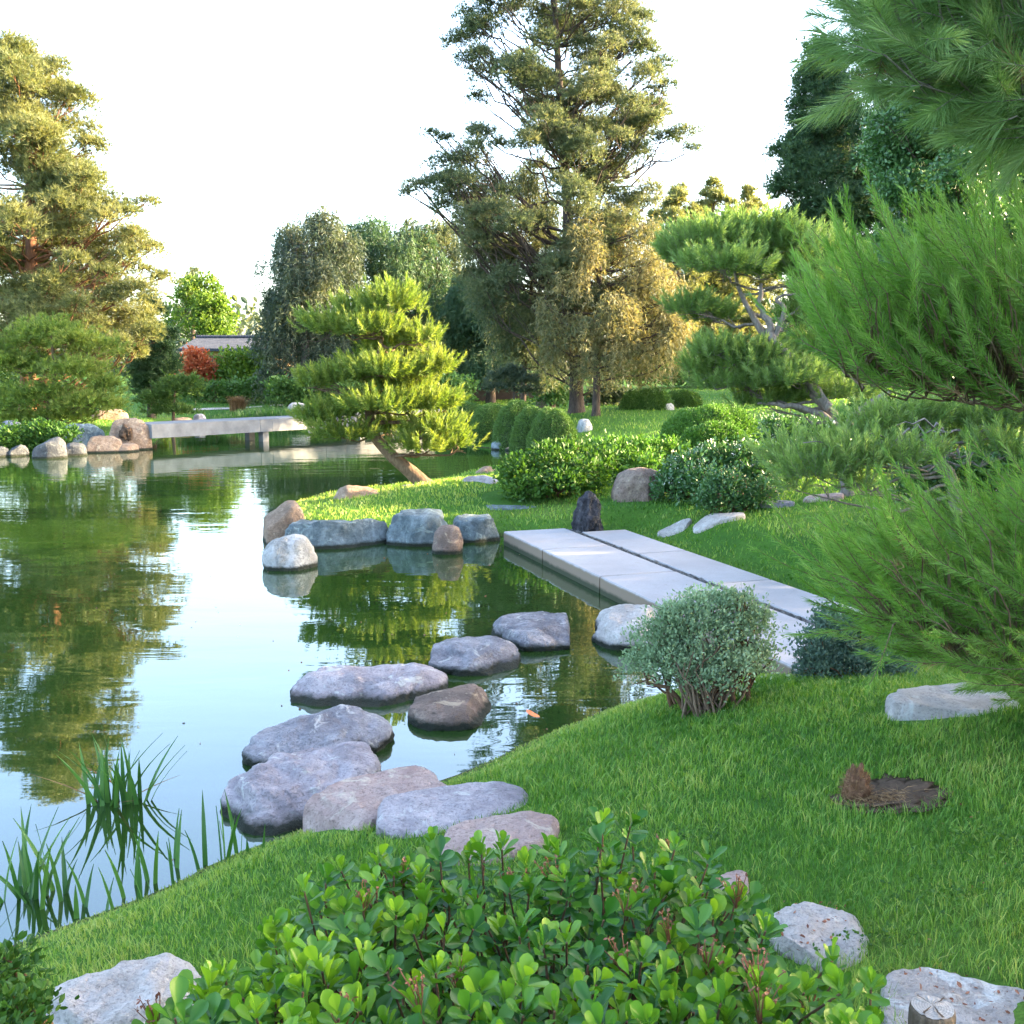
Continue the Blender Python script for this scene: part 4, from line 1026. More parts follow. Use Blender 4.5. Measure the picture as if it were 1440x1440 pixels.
shrub('leafy_shrub', 'glossy shrub dotted with white flowers in front of the clipped domes', 15.6,
      [(965, 660, 34, 24, 0), (1010, 648, 38, 26, .2), (1050, 646, 32, 24, .2), (990, 676, 40, 20, -.4), (1060, 668, 38, 20, 0), (940, 680, 24, 16, -.2)], 'leaf_dark', .075, 'green shrubs along the lawn', 403, flowers=16)
shrub('leafy_shrub', 'small dark shrub with dry brown tips beside the large lawn stepping stone', 14.2,
      [(1018, 685, 34, 28, 0), (1045, 695, 24, 18, .1), (1000, 700, 22, 16, -.1), (1070, 690, 26, 16, .2)], 'leaf_dark', .06, 'green shrubs along the lawn', 404, flowers=14, fl='bits')
shrub('leafy_shrub', 'flowering dark shrub below the twisted pine trunk', 17.0,
      [(1100, 605, 34, 22, 0), (1140, 610, 34, 22, 0), (1170, 620, 30, 20, .2), (1120, 625, 40, 18, -.2)], 'leaf_dark', .08, 'green shrubs along the lawn', 405, flowers=14)
shrub('leafy_shrub', 'dark shrub in the shade under the spreading pine at the right edge', 12.6,
      [(1300, 660, 50, 18, 0), (1360, 655, 50, 22, .2), (1420, 650, 50, 26, .2), (1460, 660, 40, 24, 0)], 'leaf_dark', .065, 'green shrubs along the lawn', 406)
shrub('leafy_shrub', 'mid green shrub behind the small garden lamp', 18.5,
      [(1240, 580, 50, 26, 0), (1300, 570, 50, 30, .4), (1370, 560, 56, 36, .4), (1440, 560, 56, 40, .4), (1340, 600, 60, 26, -.3)], 'leaf_mid', .09, 'green shrubs along the lawn', 407, dens=.8)
shrub('sage_bush', 'rounded grey-green sage bush on the lawn with mauve flowers', 6.35,
      [(980, 885, 66, 40, 0), (930, 905, 44, 38, 0), (1040, 890, 44, 42, .05), (1000, 850, 44, 22, .1), (1062, 875, 28, 30, .1), (955, 930, 56, 30, -.1), (1020, 935, 54, 30, -.1), (905, 940, 34, 34, 0), (1062, 930, 34, 34, .05), (985, 955, 60, 24, -.12), (950, 865, 30, 18, 0), (1035, 845, 26, 16, .05)], 'leaf_sage', .026, None, 410, dens=.8, jit=.22, core=False, per=4, flowers=7, fl='petal_pink', fl_s=.012, upb=.9)
shrub('sage_bush', 'darker blue-green bush between the path end and the low pine bough', 7.0,
      [(1150, 915, 36, 34, 0), (1180, 890, 40, 34, .1), (1150, 945, 36, 26, -.1), (1200, 935, 50, 34, 0), (1165, 870, 26, 22, .2), (1235, 930, 44, 36, .1), (1215, 900, 40, 34, .2), (1260, 950, 36, 24, 0)], 'leaf_sagedk', .028, None, 411, dens=.8, jit=.16, per=4, upb=.8)
# bare lower stems of the sage bush
g = Geo(); rt = [o for o in bpy.data.objects if o.name == 'sage_bush'][0]
bb = ground_hit(992, 1006)
for k in range(46):
    e = at_y(RNG.uniform(915, 1065), RNG.uniform(900, 950), 6.35 + RNG.uniform(-.3, .3))
    tube(g, curve(bb + Vector((RNG.normal() * .07, RNG.normal() * .05, -.04)), e, 6, RNG.normal(size=3) * .03, .012), np.linspace(.009, .003, 6), 5)
g.obj('lower_stems', M['bark_brown'], rt, smooth=True)
# far shrubs
FSH = 'shrubs on the far bank'
shrub('copper_shrub', 'copper red rounded shrub in front of the house', 57, [(275, 512, 20, 20, 0), (266, 522, 16, 14, -.3), (288, 520, 14, 14, 0), (272, 500, 12, 10, 0)], 'leaf_red', .2, FSH, 420, dens=1.0)
shrub('green_shrub', 'bright green broad shrub right of the copper red one', 58, [(322, 512, 22, 20, 0), (350, 508, 24, 18, 0), (340, 528, 34, 16, -.5), (368, 520, 16, 18, 0), (310, 530, 20, 14, 0)], 'leaf_lit', .24, FSH, 421)
shrub('green_shrub', 'dark low hedge shrub under the copper red one', 55, [(268, 545, 22, 10, 0), (300, 546, 24, 9, 0), (335, 545, 26, 9, 0), (372, 540, 26, 10, 0)], 'leaf_clip', .2, FSH, 422)
shrub('green_shrub', 'yellow-green sunlit shrub just left of the copper red one', 60, [(238, 515, 16, 9, 0), (222, 520, 14, 9, 0)], 'leaf_lit', .24, FSH, 423)
shrub('green_shrub', 'dark shrub group beneath the weeping trees behind the lime pine', 50, [(440, 545, 34, 16, 0), (490, 548, 30, 14, 0), (400, 545, 28, 12, 0)], 'leaf_clip', .22, FSH, 424)
shrub('green_shrub', 'dark shrub behind the clipped mounds beside the lime pine', 47, [(640, 545, 30, 14, 0), (600, 548, 30, 13, 0)], 'leaf_clip', .2, FSH, 425)
shrub('green_shrub', 'dark shrub just left of the big trunk', 47, [(770, 545, 24, 12, 0), (786, 552, 20, 12, 0)], 'leaf_clip', .2, FSH, 435)
shrub('green_shrub', 'grey-green shrub just right of the big trunk', 40, [(850, 548, 22, 14, 0), (872, 556, 18, 12, 0), (838, 560, 18, 10, 0)], 'needle_grey', .18, FSH, 426)
shrub('green_shrub', 'dark shrubbery at the far end of the lawn right of the big trunk', 62, [(880, 520, 34, 16, 0), (930, 522, 36, 14, 0), (985, 520, 36, 16, 0), (1030, 520, 36, 18, 0)], 'leaf_clip', .26, FSH, 427)
shrub('green_shrub', 'leafy mass under the dark pointed pine at the right', 36, [(1100, 520, 50, 34, 0), (1180, 500, 60, 46, 0)], 'leaf_clip', .2, FSH, 428, dens=.7)
shrub('green_shrub', 'leafy mass behind the near pine boughs at the right edge', 37, [(1270, 480, 70, 50, 0), (1340, 470, 70, 54, 0), (1420, 470, 70, 54, 0)], 'leaf_clip', .2, FSH, 432, dens=.7)
shrub('ground_cover', 'leafy ground cover between the stones at the far left', 29.5, [(20, 612, 26, 12, .4), (60, 606, 28, 13, .6), (90, 612, 22, 12, .4), (0, 620, 20, 8, .2)], 'leaf_mid', .12, FSH, 429)
shrub('green_shrub', 'dark shrubs in the shade behind the cloud pine at the left edge', 44, [(0, 550, 50, 24, 0), (60, 560, 50, 18, 0), (120, 560, 40, 18, 0), (-40, 530, 50, 30, 0)], 'leaf_clip', .2, FSH, 430)
shrub('ground_cover', 'small-leaved dark ground cover in the bottom left corner', 2.3, [(5, 1366, 56, 36, .1), (40, 1420, 50, 36, -.05), (-50, 1400, 60, 60, 0), (-10, 1445, 70, 40, -.15)], 'leaf_mid', .028, None, 431, dens=.7)

# ------------------------------------------------------------------ near pine boughs on the right
def in_poly(px, py, poly):
    c = False
    for i in range(len(poly)):
        x1, y1 = poly[i]; x2, y2 = poly[i - 1]
        if (y1 > py) != (y2 > py) and px < (x2 - x1) * (py - y1) / (y2 - y1) + x1: c = not c
    return c

def bough(root, poly, Y, dY, n, flow, limb_px, leaf, per, nl, nw, sl, lift, seed, brk='bark_grey', jit=.35, ang=(.95, .35)):
    rng = R_(seed)
    x0, x1 = min(p[0] for p in poly), max(p[0] for p in poly); y0, y1 = min(p[1] for p in poly), max(p[1] for p in poly)
    L = smooth_path([(*at_y(x, y, yy), r) for x, y, yy, r in limb_px], 6)
    gl, gn = Geo(), Geo()
    tube(gl, L[:, :3], L[:, 3], 9)
    P, D, Ls = [], [], []
    while len(P) < n:
        x, y = rng.uniform(x0, x1), rng.uniform(y0, y1)
        if not in_poly(x, y, poly): continue
        yy = Y + rng.uniform(-dY, dY)
        p = np.array(at_y(x, y, yy))
        fx, fz = flow(x, y)
        d = np.array([fx, rng.normal() * .35, fz]) + rng.normal(size=3) * jit * np.array([1, .6, 1])
        P.append(p); D.append(d / np.linalg.norm(d)); Ls.append(rng.uniform(*sl))
    P, D, Ls = np.array(P), np.array(D), np.array(Ls)
    for p, d in zip(P, D):
        k = int(np.argmin(np.linalg.norm(L[:, :3] - (p - d * .25), axis=1)))
        ln = np.linalg.norm(p - L[k, :3])
        c = curve(L[k, :3], p, 6, -d * .12 * ln + np.array([0, 0, -.06 * ln]), .012 * ln, rng)
        tube(gl, c, np.linspace(min(.012, .003 + .008 * ln), .0035, 6), 5)
    gd = Geo(); kd = rng.choice(n, n // 9, replace=False); tufts(gd, np.repeat(P[kd], 26, 0) + D[kd].repeat(26, 0) * rng.uniform(-.06, .12, (26 * len(kd), 1)), D[kd].repeat(26, 0), 2, nl * .9, nw * 1.1, .8, rng)
    gd.obj('dry_needles', M['straw'], root)
    shoots(gn, gl, P, D, Ls, per, nl, nw, ang[0], ang[1], lift, rng, .0032)
    gl.obj('limb', M[brk], root, smooth=True)
    gn.obj('needles', M[leaf], root)

tx = at_y(1960, 700, 5.6); tb = Vector((tx.x, 5.6, h1(tx.x, 5.6)))
pa = thing('pine_tree', 'near pine whose fresh green boughs enter at the top and middle right', 'tree', tb)
g = Geo(); q = smooth_path([(tb.x, tb.y, tb.z - .2, .2), (tb.x - .1, tb.y, tb.z + 1.2, .17), (tb.x - .25, tb.y + .1, tb.z + 2.6, .13), (tb.x - .2, tb.y, tb.z + 4.2, .07)], 5)
tube(g, q[:, :3], q[:, 3], 12); g.obj('trunk', M['bark_grey'], pa, smooth=True)
cen = lambda q, x, y: (x, y)
bough(pa, [(1157, 484), (1187, 434), (1242, 409), (1322, 399), (1397, 384), (1492, 364), (1620, 364), (1620, 584), (1472, 574), (1352, 569), (1242, 549), (1177, 529)],
      5.6, .6, 520, lambda x, y: (-.62, .62), [(1900, 560, 5.6, .06), (1640, 570, 5.6, .05), (1480, 560, 5.55, .038), (1360, 545, 5.6, .028), (1260, 525, 5.7, .018), (1180, 510, 5.7, .008)],
      'needle_fresh', 210, .074, .0030, (.25, .55), .28, 501, ang=(.85, .3), jit=.21, brk='bark_brown')
bough(pa, [(1215, 40), (1230, -20), (1330, -80), (1600, -80), (1600, 190), (1440, 205), (1380, 160), (1300, 150), (1235, 110)],
      5.2, .6, 330, lambda x, y: (-.85, .25 - (y - 60) / 300), [(1930, 330, 5.6, .07), (1640, 230, 5.4, .06), (1500, 185, 5.3, .05), (1430, 165, 5.2, .035), (1380, 150, 5.2, .026), (1330, 140, 5.25, .014), (1290, 120, 5.3, .006)],
      'needle_blue', 210, .14, .0028, (.2, .4), .05, 502, ang=(.9, .3), jit=.35)
tx = at_y(1640, 1000, 4.9); tb = Vector((tx.x, 4.9, h1(tx.x, 4.9)))
pb = thing('pine_tree', 'low bushy pine bough with feathery needles at the lower right edge', 'tree', tb)
g = Geo(); q = smooth_path([(tb.x, tb.y, tb.z - .2, .12), (tb.x - .05, tb.y, tb.z + .3, .10), (tb.x + .05, tb.y + .1, tb.z + .8, .05)], 5)
tube(g, q[:, :3], q[:, 3], 12); g.obj('trunk', M['bark_grey'], pb, smooth=True)
bough(pb, [(1218, 874), (1193, 829), (1238, 789), (1328, 759), (1408, 749), (1508, 729), (1588, 729), (1588, 994), (1508, 999), (1388, 949), (1298, 924)],
      4.9, .55, 470, lambda x, y: (-.75, .55 - (y - 800) / 350), [(1640, 960, 4.9, .05), (1520, 950, 4.8, .04), (1420, 940, 4.75, .022), (1350, 915, 4.8, .014), (1270, 880, 4.9, .007)],
      'needle_fresh', 200, .066, .0026, (.22, .5), .2, 503, ang=(.9, .3), jit=.26, brk='bark_brown')

# ------------------------------------------------------------------ foreground hawthorn
def obovate():
    ts = np.array([0, .18, .4, .62, .8, .93, 1.0]); ws = np.array([.03, .10, .235, .33, .335, .22, .04]) * .86
    V, F = [], []
    for t, w in zip(ts, ws):
        for s in (-1, -.5, 0, .5, 1):
            V.append((s * w, t, .16 * w * (abs(s) ** 1.5) * 2 - .10 * (t - .3) ** 2 * (1 if t > .3 else 0) - (0.012 if s == 0 else 0)))
    for i in range(len(ts) - 1):
        for j in range(4):
            F.append([i * 5 + j, i * 5 + j + 1, i * 5 + j + 6, i * 5 + j + 5])
    return np.array(V), [np.array(F)]
HV, HF = obovate()
HP = [(200, 1460), (240, 1420), (300, 1385), (350, 1355), (400, 1285), (450, 1240), (500, 1215), (560, 1200), (640, 1190), (720, 1195), (790, 1160), (850, 1150), (920, 1150), (965, 1180), (1010, 1225), (1050, 1250), (1085, 1290), (1090, 1330), (1140, 1360), (1200, 1360), (1235, 1380), (1240, 1600), (180, 1600)]
rng = R_(601)
hb = Vector((.05, 1.95, h1(.05, 1.95)))
haw = thing('hawthorn_shrub', 'glossy hawthorn shrub with light green leaf rosettes in the foreground', 'shrub', hb)
gl, gs, gb = Geo(), Geo(), Geo()
cnt = 0
pts = []
while cnt < 640:
    px, py = rng.uniform(170, 1250), rng.uniform(1140, 1600)
    if not in_poly(px, py, HP): continue
    lay = rng.choice([0, 1, 2], p=[.5, .3, .2])
    Y = np.interp(py, [1140, 1440, 1600], [2.5, 1.62, 1.35]) + rng.normal() * .06 + lay * .06
    p = np.array(at_y(px, py, Y)); p[2] -= lay * .07
    if p[2] < h1(p[0], p[1]) + .05: continue
    if any((p[0] - q[0]) ** 2 + (p[1] - q[1]) ** 2 + (p[2] - q[2]) ** 2 < .0010 for q in pts): continue
    pts.append(p); cnt += 1
    ax = unit(np.array([rng.normal() * .28, rng.normal() * .28 - .12, 1.0])[None])[0]
    A, B = perp(ax[None]); A, B = A[0], B[0]
    foot = np.array([p[0] * .75 + hb.x * .25 + rng.normal() * .05, p[1] * .8 + hb.y * .2 + .1, 0]); foot[2] = h1(foot[0], foot[1]) - .02
    tube(gs, curve(foot, p + ax * .02, 7, (rng.normal() * .03, rng.normal() * .03, 0), .008, rng), np.linspace(.0045, .0022, 7), 6)
    young = rng.random() < (.72 if lay == 0 else .3)
    m = rng.integers(7, 13); ph = rng.random() * 6.28
    for i in range(m):
        f = i / m
        ph += 2.4 + rng.normal() * .2
        el = (.30 + .95 * f if young else .65 + .75 * f) + rng.normal() * .12
        o = A * math.cos(ph) + B * math.sin(ph)
        D = ax * math.cos(el) + o * math.sin(el)
        Z = ax * math.sin(el) - o * math.cos(el)
        X = np.cross(D, Z)
        S = rng.uniform(.027, .052) * (.8 if (young and f < .25) else 1)
        st = p + ax * (.03 * (1 - f)) - ax * .012 * f
        inst(gl, HV * np.array([rng.uniform(.85, 1.12), 1, rng.uniform(.3, 1.5)]), HF, (st + D * .006)[None], X[None], D[None], Z[None], S, np.array([np.clip((.80 - .5 * f if young else .34 - .2 * f) + rng.normal() * .13 - lay * .05, 0, 1)]))
    # older leaves down the stem
    for i in range(rng.integers(3, 7)):
        ph = rng.random() * 6.28; el = rng.uniform(.9, 1.6); o = A * math.cos(ph) + B * math.sin(ph)
        D = ax * math.cos(el) + o * math.sin(el); Z = ax * math.sin(el) - o * math.cos(el)
        inst(gl, HV * np.array([rng.uniform(.85, 1.1), 1, rng.uniform(.3, 1.5)]), HF, (p - ax * rng.uniform(.02, .12) + o * .004)[None], np.cross(D, Z)[None], D[None], Z[None], rng.uniform(.034, .052), np.array([np.clip(.22 + rng.normal() * .13, 0, 1)]))
    if rng.random() < .07:                                          # spent flower stalks
        for j in range(9):
            e = p + ax * .035 + np.array([rng.normal() * .018, rng.normal() * .018, .025 + rng.random() * .025])
            tube(gb, [p + ax * .01, (p + ax * .01 + e) / 2 + .002, e], [.0012, .001, .001], 4, .3)
            leaves(gb, np.repeat(e[None], 3, 0), rand_unit(3, rng), .009, rng, rng.random(3))
gs.obj('stems', M['twig'], haw, smooth=True)
gl.obj('foliage', M['leaf_haw'], haw, smooth=True)
gb.obj('spent_blossom', M['bits'], haw)

# ------------------------------------------------------------------ irises in the shallows
def iris(label, base_px, z, blades, seed, Hm=.5, lean=.35, spread=.1, group='iris clumps at the water', dead=0):
    rng = R_(seed)
    b = at_z(*base_px, z) if z is not None else ground_hit(*base_px)
    root = thing('iris_clump', label, 'plant', b, group)
    g, gd = Geo(), Geo()
    for k in range(blades + dead):
        p = np.array(b) + np.array([rng.normal() * spread, rng.normal() * spread * .5, -.12])
        az = rng.random() * 6.28; ln = lean * rng.uniform(.1, 1.2)
        h = Hm * rng.uniform(.55, 1.1) + .12
        if k >= blades: ln = 1.3; h *= .7
        d = np.array([math.cos(az), math.sin(az), 0])
        s = np.array([-math.sin(az + rng.normal() * .8), math.cos(az), 0]); s /= np.linalg.norm(s)
        t = np.linspace(0, 1, 8)
        c = p + np.array([0, 0, 1]) * (h * (t - (.12 * ln) * t * t))[:, None] + d * (h * ln * t ** 1.7)[:, None]
        w = np.interp(t, [0, .35, .75, 1], [.010, .0125, .009, .0005])
        V = np.concatenate([c - s * w[:, None], c + d * .003, c + s * w[:, None]]); n = 8
        i = np.arange(n - 1)
        F = np.concatenate([np.stack([i, i + 1, n + i + 1, n + i], 1), np.stack([n + i, n + i + 1, 2 * n + i + 1, 2 * n + i], 1)])
        (gd if k >= blades else g).add(V, F, np.clip(rng.random() * .8 + .1, 0, 1))
    g.obj('blades', M['iris'], root, smooth=True)
    if gd.n: gd.obj('withered_blades', M['straw'], root, smooth=True)
iris('iris clump in the water farthest from the lawn, with a few brown blades', (166, 1126), 0, 38, 701, .38, .55, .075, dead=4)
iris('iris clump in the water at the left edge, near the ground cover', (42, 1262), 0, 24, 702, .38, .5, .085)
iris('few iris shoots at the lawn edge between the two water clumps', (150, 1283), None, 7, 703, .26, .35, .10)
iris('row of iris shoots along the lawn edge beside the long lavender stone', (292, 1218), None, 13, 704, .33, .25, .13)
iris('sparse iris shoots standing in water left of the row beside the stone', (222, 1246), None, 7, 705, .28, .3, .09)
# ------------------------------------------------------------------ footbridge, house, small things
def cbox(g, corners, z0, z1):
    V = [(x, y, z0) for x, y in corners] + [(x, y, z1) for x, y in corners]
    g.add(V, [[3, 2, 1, 0], [4, 5, 6, 7], [0, 1, 5, 4], [1, 2, 6, 5], [2, 3, 7, 6], [3, 0, 4, 7]])
a = at_z(213, 597, .76); b = at_z(425, 587, .76)
u = (b - a); u.z = 0; u = u.normalized(); v = Vector((-u.y, u.x, 0))
LB = 15.4
br = thing('footbridge', 'long pale concrete footbridge crossing the far pond', 'bridge', (a.x, a.y, 0))
def bp(s, t): p = a + u * s + v * t; return (p.x, p.y)
ss = [0, 4.1, 4.6, 7.0, 11.0, LB]
for s0, s1 in zip(ss[:-1], ss[1:]):
    g = Geo(); cbox(g, [bp(s0 + .006, 0), bp(s1 - .006, 0), bp(s1 - .006, 1.5), bp(s0 + .006, 1.5)], .34, .76); g.obj('deck', M['bridge'], br)
for s, t in [(4.4, .22), (8.9, .22), (12.6, .22), (4.6, 1.2), (9.1, 1.2), (12.8, 1.2)]:
    g = Geo(); cbox(g, [bp(s - .12, t - .12), bp(s + .12, t - .12), bp(s + .12, t + .12), bp(s - .12, t + .12)], -.8, .336); g.obj('pier', M['bridge'], br)

# house behind the shrubs
def house_mats():
    m, nt, out = new_mat('grey_roof_tiles'); L = nt.links
    tc = N(nt, 'ShaderNodeTexCoord')
    w = N(nt, 'ShaderNodeTexWave', wave_profile='SIN', bands_direction='X', i_Scale=3.2); L.new(tc.outputs['Object'], w.inputs['Vector'])
    w2 = N(nt, 'ShaderNodeTexWave', wave_profile='SAW', bands_direction='Y', i_Scale=.8); L.new(tc.outputs['Object'], w2.inputs['Vector'])
    nz = noise_tex(nt, 3, 4, .6, tc.outputs['Object'])
    p = N(nt, 'ShaderNodeBsdfPrincipled', i_Roughness=.95); p.inputs['Specular IOR Level'].default_value = .08; L.new(ramp(nt, nz, [(.3, (.05, .056, .072)), (.7, (.085, .092, .11))]), p.inputs['Base Color'])
    ad = N(nt, 'ShaderNodeMath', operation='ADD'); L.new(w.outputs['Fac'], ad.inputs[0]); L.new(w2.outputs['Fac'], ad.inputs[1])
    bm_ = N(nt, 'ShaderNodeBump', i_Strength=.9, i_Distance=.05); L.new(ad.outputs[0], bm_.inputs['Height']); L.new(bm_.outputs[0], p.inputs['Normal'])
    L.new(p.outputs[0], out.inputs[0]); return m
RT = house_mats()
STU = plain('ochre_stucco', (.42, .27, .14), (.5, .33, .18), 2, .85)
TIM = plain('dark_timber', (.10, .07, .05), (.15, .10, .07), 6, .7)
e0 = at_y(251, 490, 62); zr = at_y(300, 475, 65.5).z; zg = h1(e0.x, 62)
x0, x1 = e0.x, e0.x + 6.6; ze = e0.z
hs = thing('garden_house', 'low ochre house with a grey tiled roof behind the copper shrub', 'house', (x0, 62, zg))
g = Geo(); cbox(g, [(x0 + .9, 62.7), (x1 - .9, 62.7), (x1 - .9, 68.3), (x0 + .9, 68.3)], zg - .3, ze - .02); wl = g.obj('wall', STU, hs)
g = Geo()
g.add([(x0, 62, ze), (x1, 62, ze), (x1, 65.5, zr), (x0, 65.5, zr), (x0, 69, ze), (x1, 69, ze), (x0, 62, ze - .16), (x1, 62, ze - .16), (x0, 69, ze - .16), (x1, 69, ze - .16)],
      [[0, 1, 2, 3], [3, 2, 5, 4], [0, 6, 7, 1], [4, 5, 9, 8], [6, 8, 9, 7]])
g.add([(x0, 62, ze - .16), (x0, 62, ze), (x0, 65.5, zr), (x0, 69, ze), (x0, 69, ze - .16)], [[0, 1, 2, 3, 4]])
g.add([(x1, 62, ze - .16), (x1, 62, ze), (x1, 65.5, zr), (x1, 69, ze), (x1, 69, ze - .16)], [[4, 3, 2, 1, 0]])
rf = g.obj('roof', RT, hs)
g = Geo()
for k in range(30):
    x = x0 + .2 + k * (x1 - x0 - .4) / 29
    tube(g, [(x - .16, 65.5, zr + .05), (x + .16, 65.5, zr + .06)], .11, 8)
g.obj('ridge_tiles', RT, rf)
for xx in (x0 + 1.6, x0 + 3.9):
    g = Geo(); cbox(g, [(xx, 62.64), (xx + 1.3, 62.64), (xx + 1.3, 62.699), (xx, 62.699)], zg + .9, zg + 2.1); w_ = g.obj('window', TIM, wl)
# low brown garden wall under the dark trees
gw0, gw1 = at_y(636, 540, 56), at_y(800, 540, 56)
gw = thing('garden_wall', 'low brown garden wall in the shade under the dark trees', 'wall', (gw0.x, 56, h1(gw0.x, 56)))
zt = at_y(700, 527, 56).z
g = Geo(); cbox(g, [(gw0.x, 56), (gw1.x, 56), (gw1.x, 56.3), (gw0.x, 56.3)], h1(gw0.x, 56) - .3, zt); g.obj('wall_face', plain('brown_masonry', (.08, .05, .038), (.12, .075, .055), 5, .9), gw)
g = Geo(); cbox(g, [(gw0.x - .05, 55.95), (gw1.x + .05, 55.95), (gw1.x + .05, 56.35), (gw0.x - .05, 56.35)], zt + .002, zt + .09); g.obj('coping', M['concrete'], gw)
# pale path on the far bank
g = Geo(); q = []
for x, y in [(230, 566), (290, 560), (340, 556), (390, 551), (440, 546), (500, 542)]:
    p = at_y(x, y, 50 + (566 - y) * .25); q.append((p.x, p.y))
V = []
for x, y in q: V += [(x, y - .45, h1(x, y - .45) + .03), (x, y + .45, h1(x, y + .45) + .03)]
g.add(V, [[2 * i, 2 * i + 2, 2 * i + 3, 2 * i + 1] for i in range(len(q) - 1)])
tag(g.obj('far_path', plain('sandy_path', (.40, .33, .26), (.46, .39, .31), 3, .9)), kind='structure')
# dry fountain-grass clump and reeds
def blades(g, P, H, w, lean, rng, R):
    n = len(P); az = rng.random(n) * 6.283; d = np.stack([np.cos(az), np.sin(az), np.zeros(n)], 1)
    s = np.stack([-np.sin(az + rng.normal(size=n) * .7), np.cos(az), np.zeros(n)], 1) * (w * .5 if np.ndim(w) == 0 else (w * .5)[:, None])
    ln = (lean * rng.uniform(.1, 1.3, n) * H)[:, None]; Hc = H[:, None] * np.array([[0, 0, 1.0]])
    m = P + Hc * .58 + d * ln * .32; t = P + Hc * .95 + d * ln
    V = np.stack([P - s, P + s, m + s * .8, m - s * .8, t], 1).reshape(-1, 3)
    o = np.arange(n)[:, None] * 5; b0 = g.n
    g.V.append(V); g.R.append(np.repeat(R, 5)); g.n += len(V)
    g.F.append(o + np.array([[0, 1, 2, 3]]) + b0); g.F.append(o + np.array([[3, 2, 4]]) + b0)
rng = R_(801)
c = at_y(335, 576, 50); zc = h1(c.x, 50)
dg = thing('dry_grass_clump', 'tan clump of dry drooping grass on the far lawn behind the bridge', 'plant', (c.x, 50, zc))
g = Geo(); n = 900
P = np.stack([c.x + rng.normal(size=n) * .13, 50 + rng.normal(size=n) * .12, np.full(n, zc)], 1)
blades(g, P, rng.uniform(.6, .95, n), .03, .5, rng, rng.random(n)); g.obj('blades', M['straw'], dg)
g = Geo(); n = 5200
xs = rng.uniform(292, 432, n); P = np.array([at_y(x, 580, y)[:] for x, y in zip(xs, rng.uniform(44.5, 48, n))]); P[:, 2] = np.maximum(hgt(P[:, 0], P[:, 1]), -.05)
blades(g, P, rng.uniform(.45, .95, n) * np.clip(1.2 - np.abs(xs - 380) / 120, .3, 1), .035, .25, rng, rng.random(n) * .8); tag(g.obj('reeds', M['iris']), kind='stuff')

# small garden lamp
c = at_y(1318, 575, 17); zc = h1(c.x, 17)
la = thing('garden_lamp', 'small black garden lamp with a white side among the shrubs', 'lamp', (c.x, 17, zc))
zt = at_y(1318, 557, 17).z
g = Geo(); tube(g, [(c.x, 17, zc - .1), (c.x, 17, zt - .1)], .03, 8); g.obj('post', M['black_paint'], la)
g = Geo(); box(g, (c.x + .03, 17, zt - .02), (.1, .1, .2)); g.obj('housing', M['black_paint'], la)
g = Geo(); box(g, (c.x - .08, 16.98, zt - .05), (.11, .09, .13)); g.obj('side_box', M['white_paint'], la)

# weathered wooden post
c = ground_hit(1308, 1480); c = at_y(1308, 1480, 1.9); zc = h1(c.x, 1.9)
po = thing('wooden_post', 'weathered round wooden post with a cracked top at the bottom right', 'post', (c.x, 1.9, zc))
zt = at_y(1308, 1417, 1.9).z; r = .044
th = np.linspace(0, 2 * math.pi, 49)[:-1]
rr = r * (1 + .03 * np.sin(th * 3 + 1) + .015 * np.sin(th * 7))
for t0 in (.6, 2.1, 3.9, 4.75): rr *= 1 - .10 * np.exp(-((th - t0) / .05) ** 2)
rings = [(zc - .1, 1.0), (zc + (zt - zc) * .4, 1.0), (zt - .012, 1.0), (zt - .004, .97), (zt, .91)]
V = [np.stack([c.x + rr * k * np.cos(th), 1.9 + rr * k * np.sin(th), np.full(48, z)], 1) for z, k in rings]
i = np.arange(4)[:, None] * 48; j = np.arange(48)[None]; F = np.stack([i + j, i + (j + 1) % 48, i + 48 + (j + 1) % 48, i + 48 + j], -1).reshape(-1, 4)
g = Geo(); g.add(np.concatenate(V), F)
g.obj('shaft', M['wood'], po, smooth=False)
g = Geo(); n = 48
for q in (.91, .6, .3):
    g.V.append(np.stack([c.x + rr * q * np.cos(th), 1.9 + rr * q * np.sin(th), zt + .001 + .003 * (1 - q) + RNG.normal(size=48) * .0007], 1)); g.R.append(np.zeros(48)); g.n += 48
g.V.append(np.array([[c.x, 1.9, zt + .003]])); g.R.append(np.zeros(1)); g.n += 1
i = np.arange(2)[:, None] * 48
g.F.append(np.stack([i + j, i + (j + 1) % 48, i + 48 + (j + 1) % 48, i + 48 + j], -1).reshape(-1, 4)); g.F.append(np.stack([96 + j[0], 96 + (j[0] + 1) % 48, np.full(48, 144)], 1))
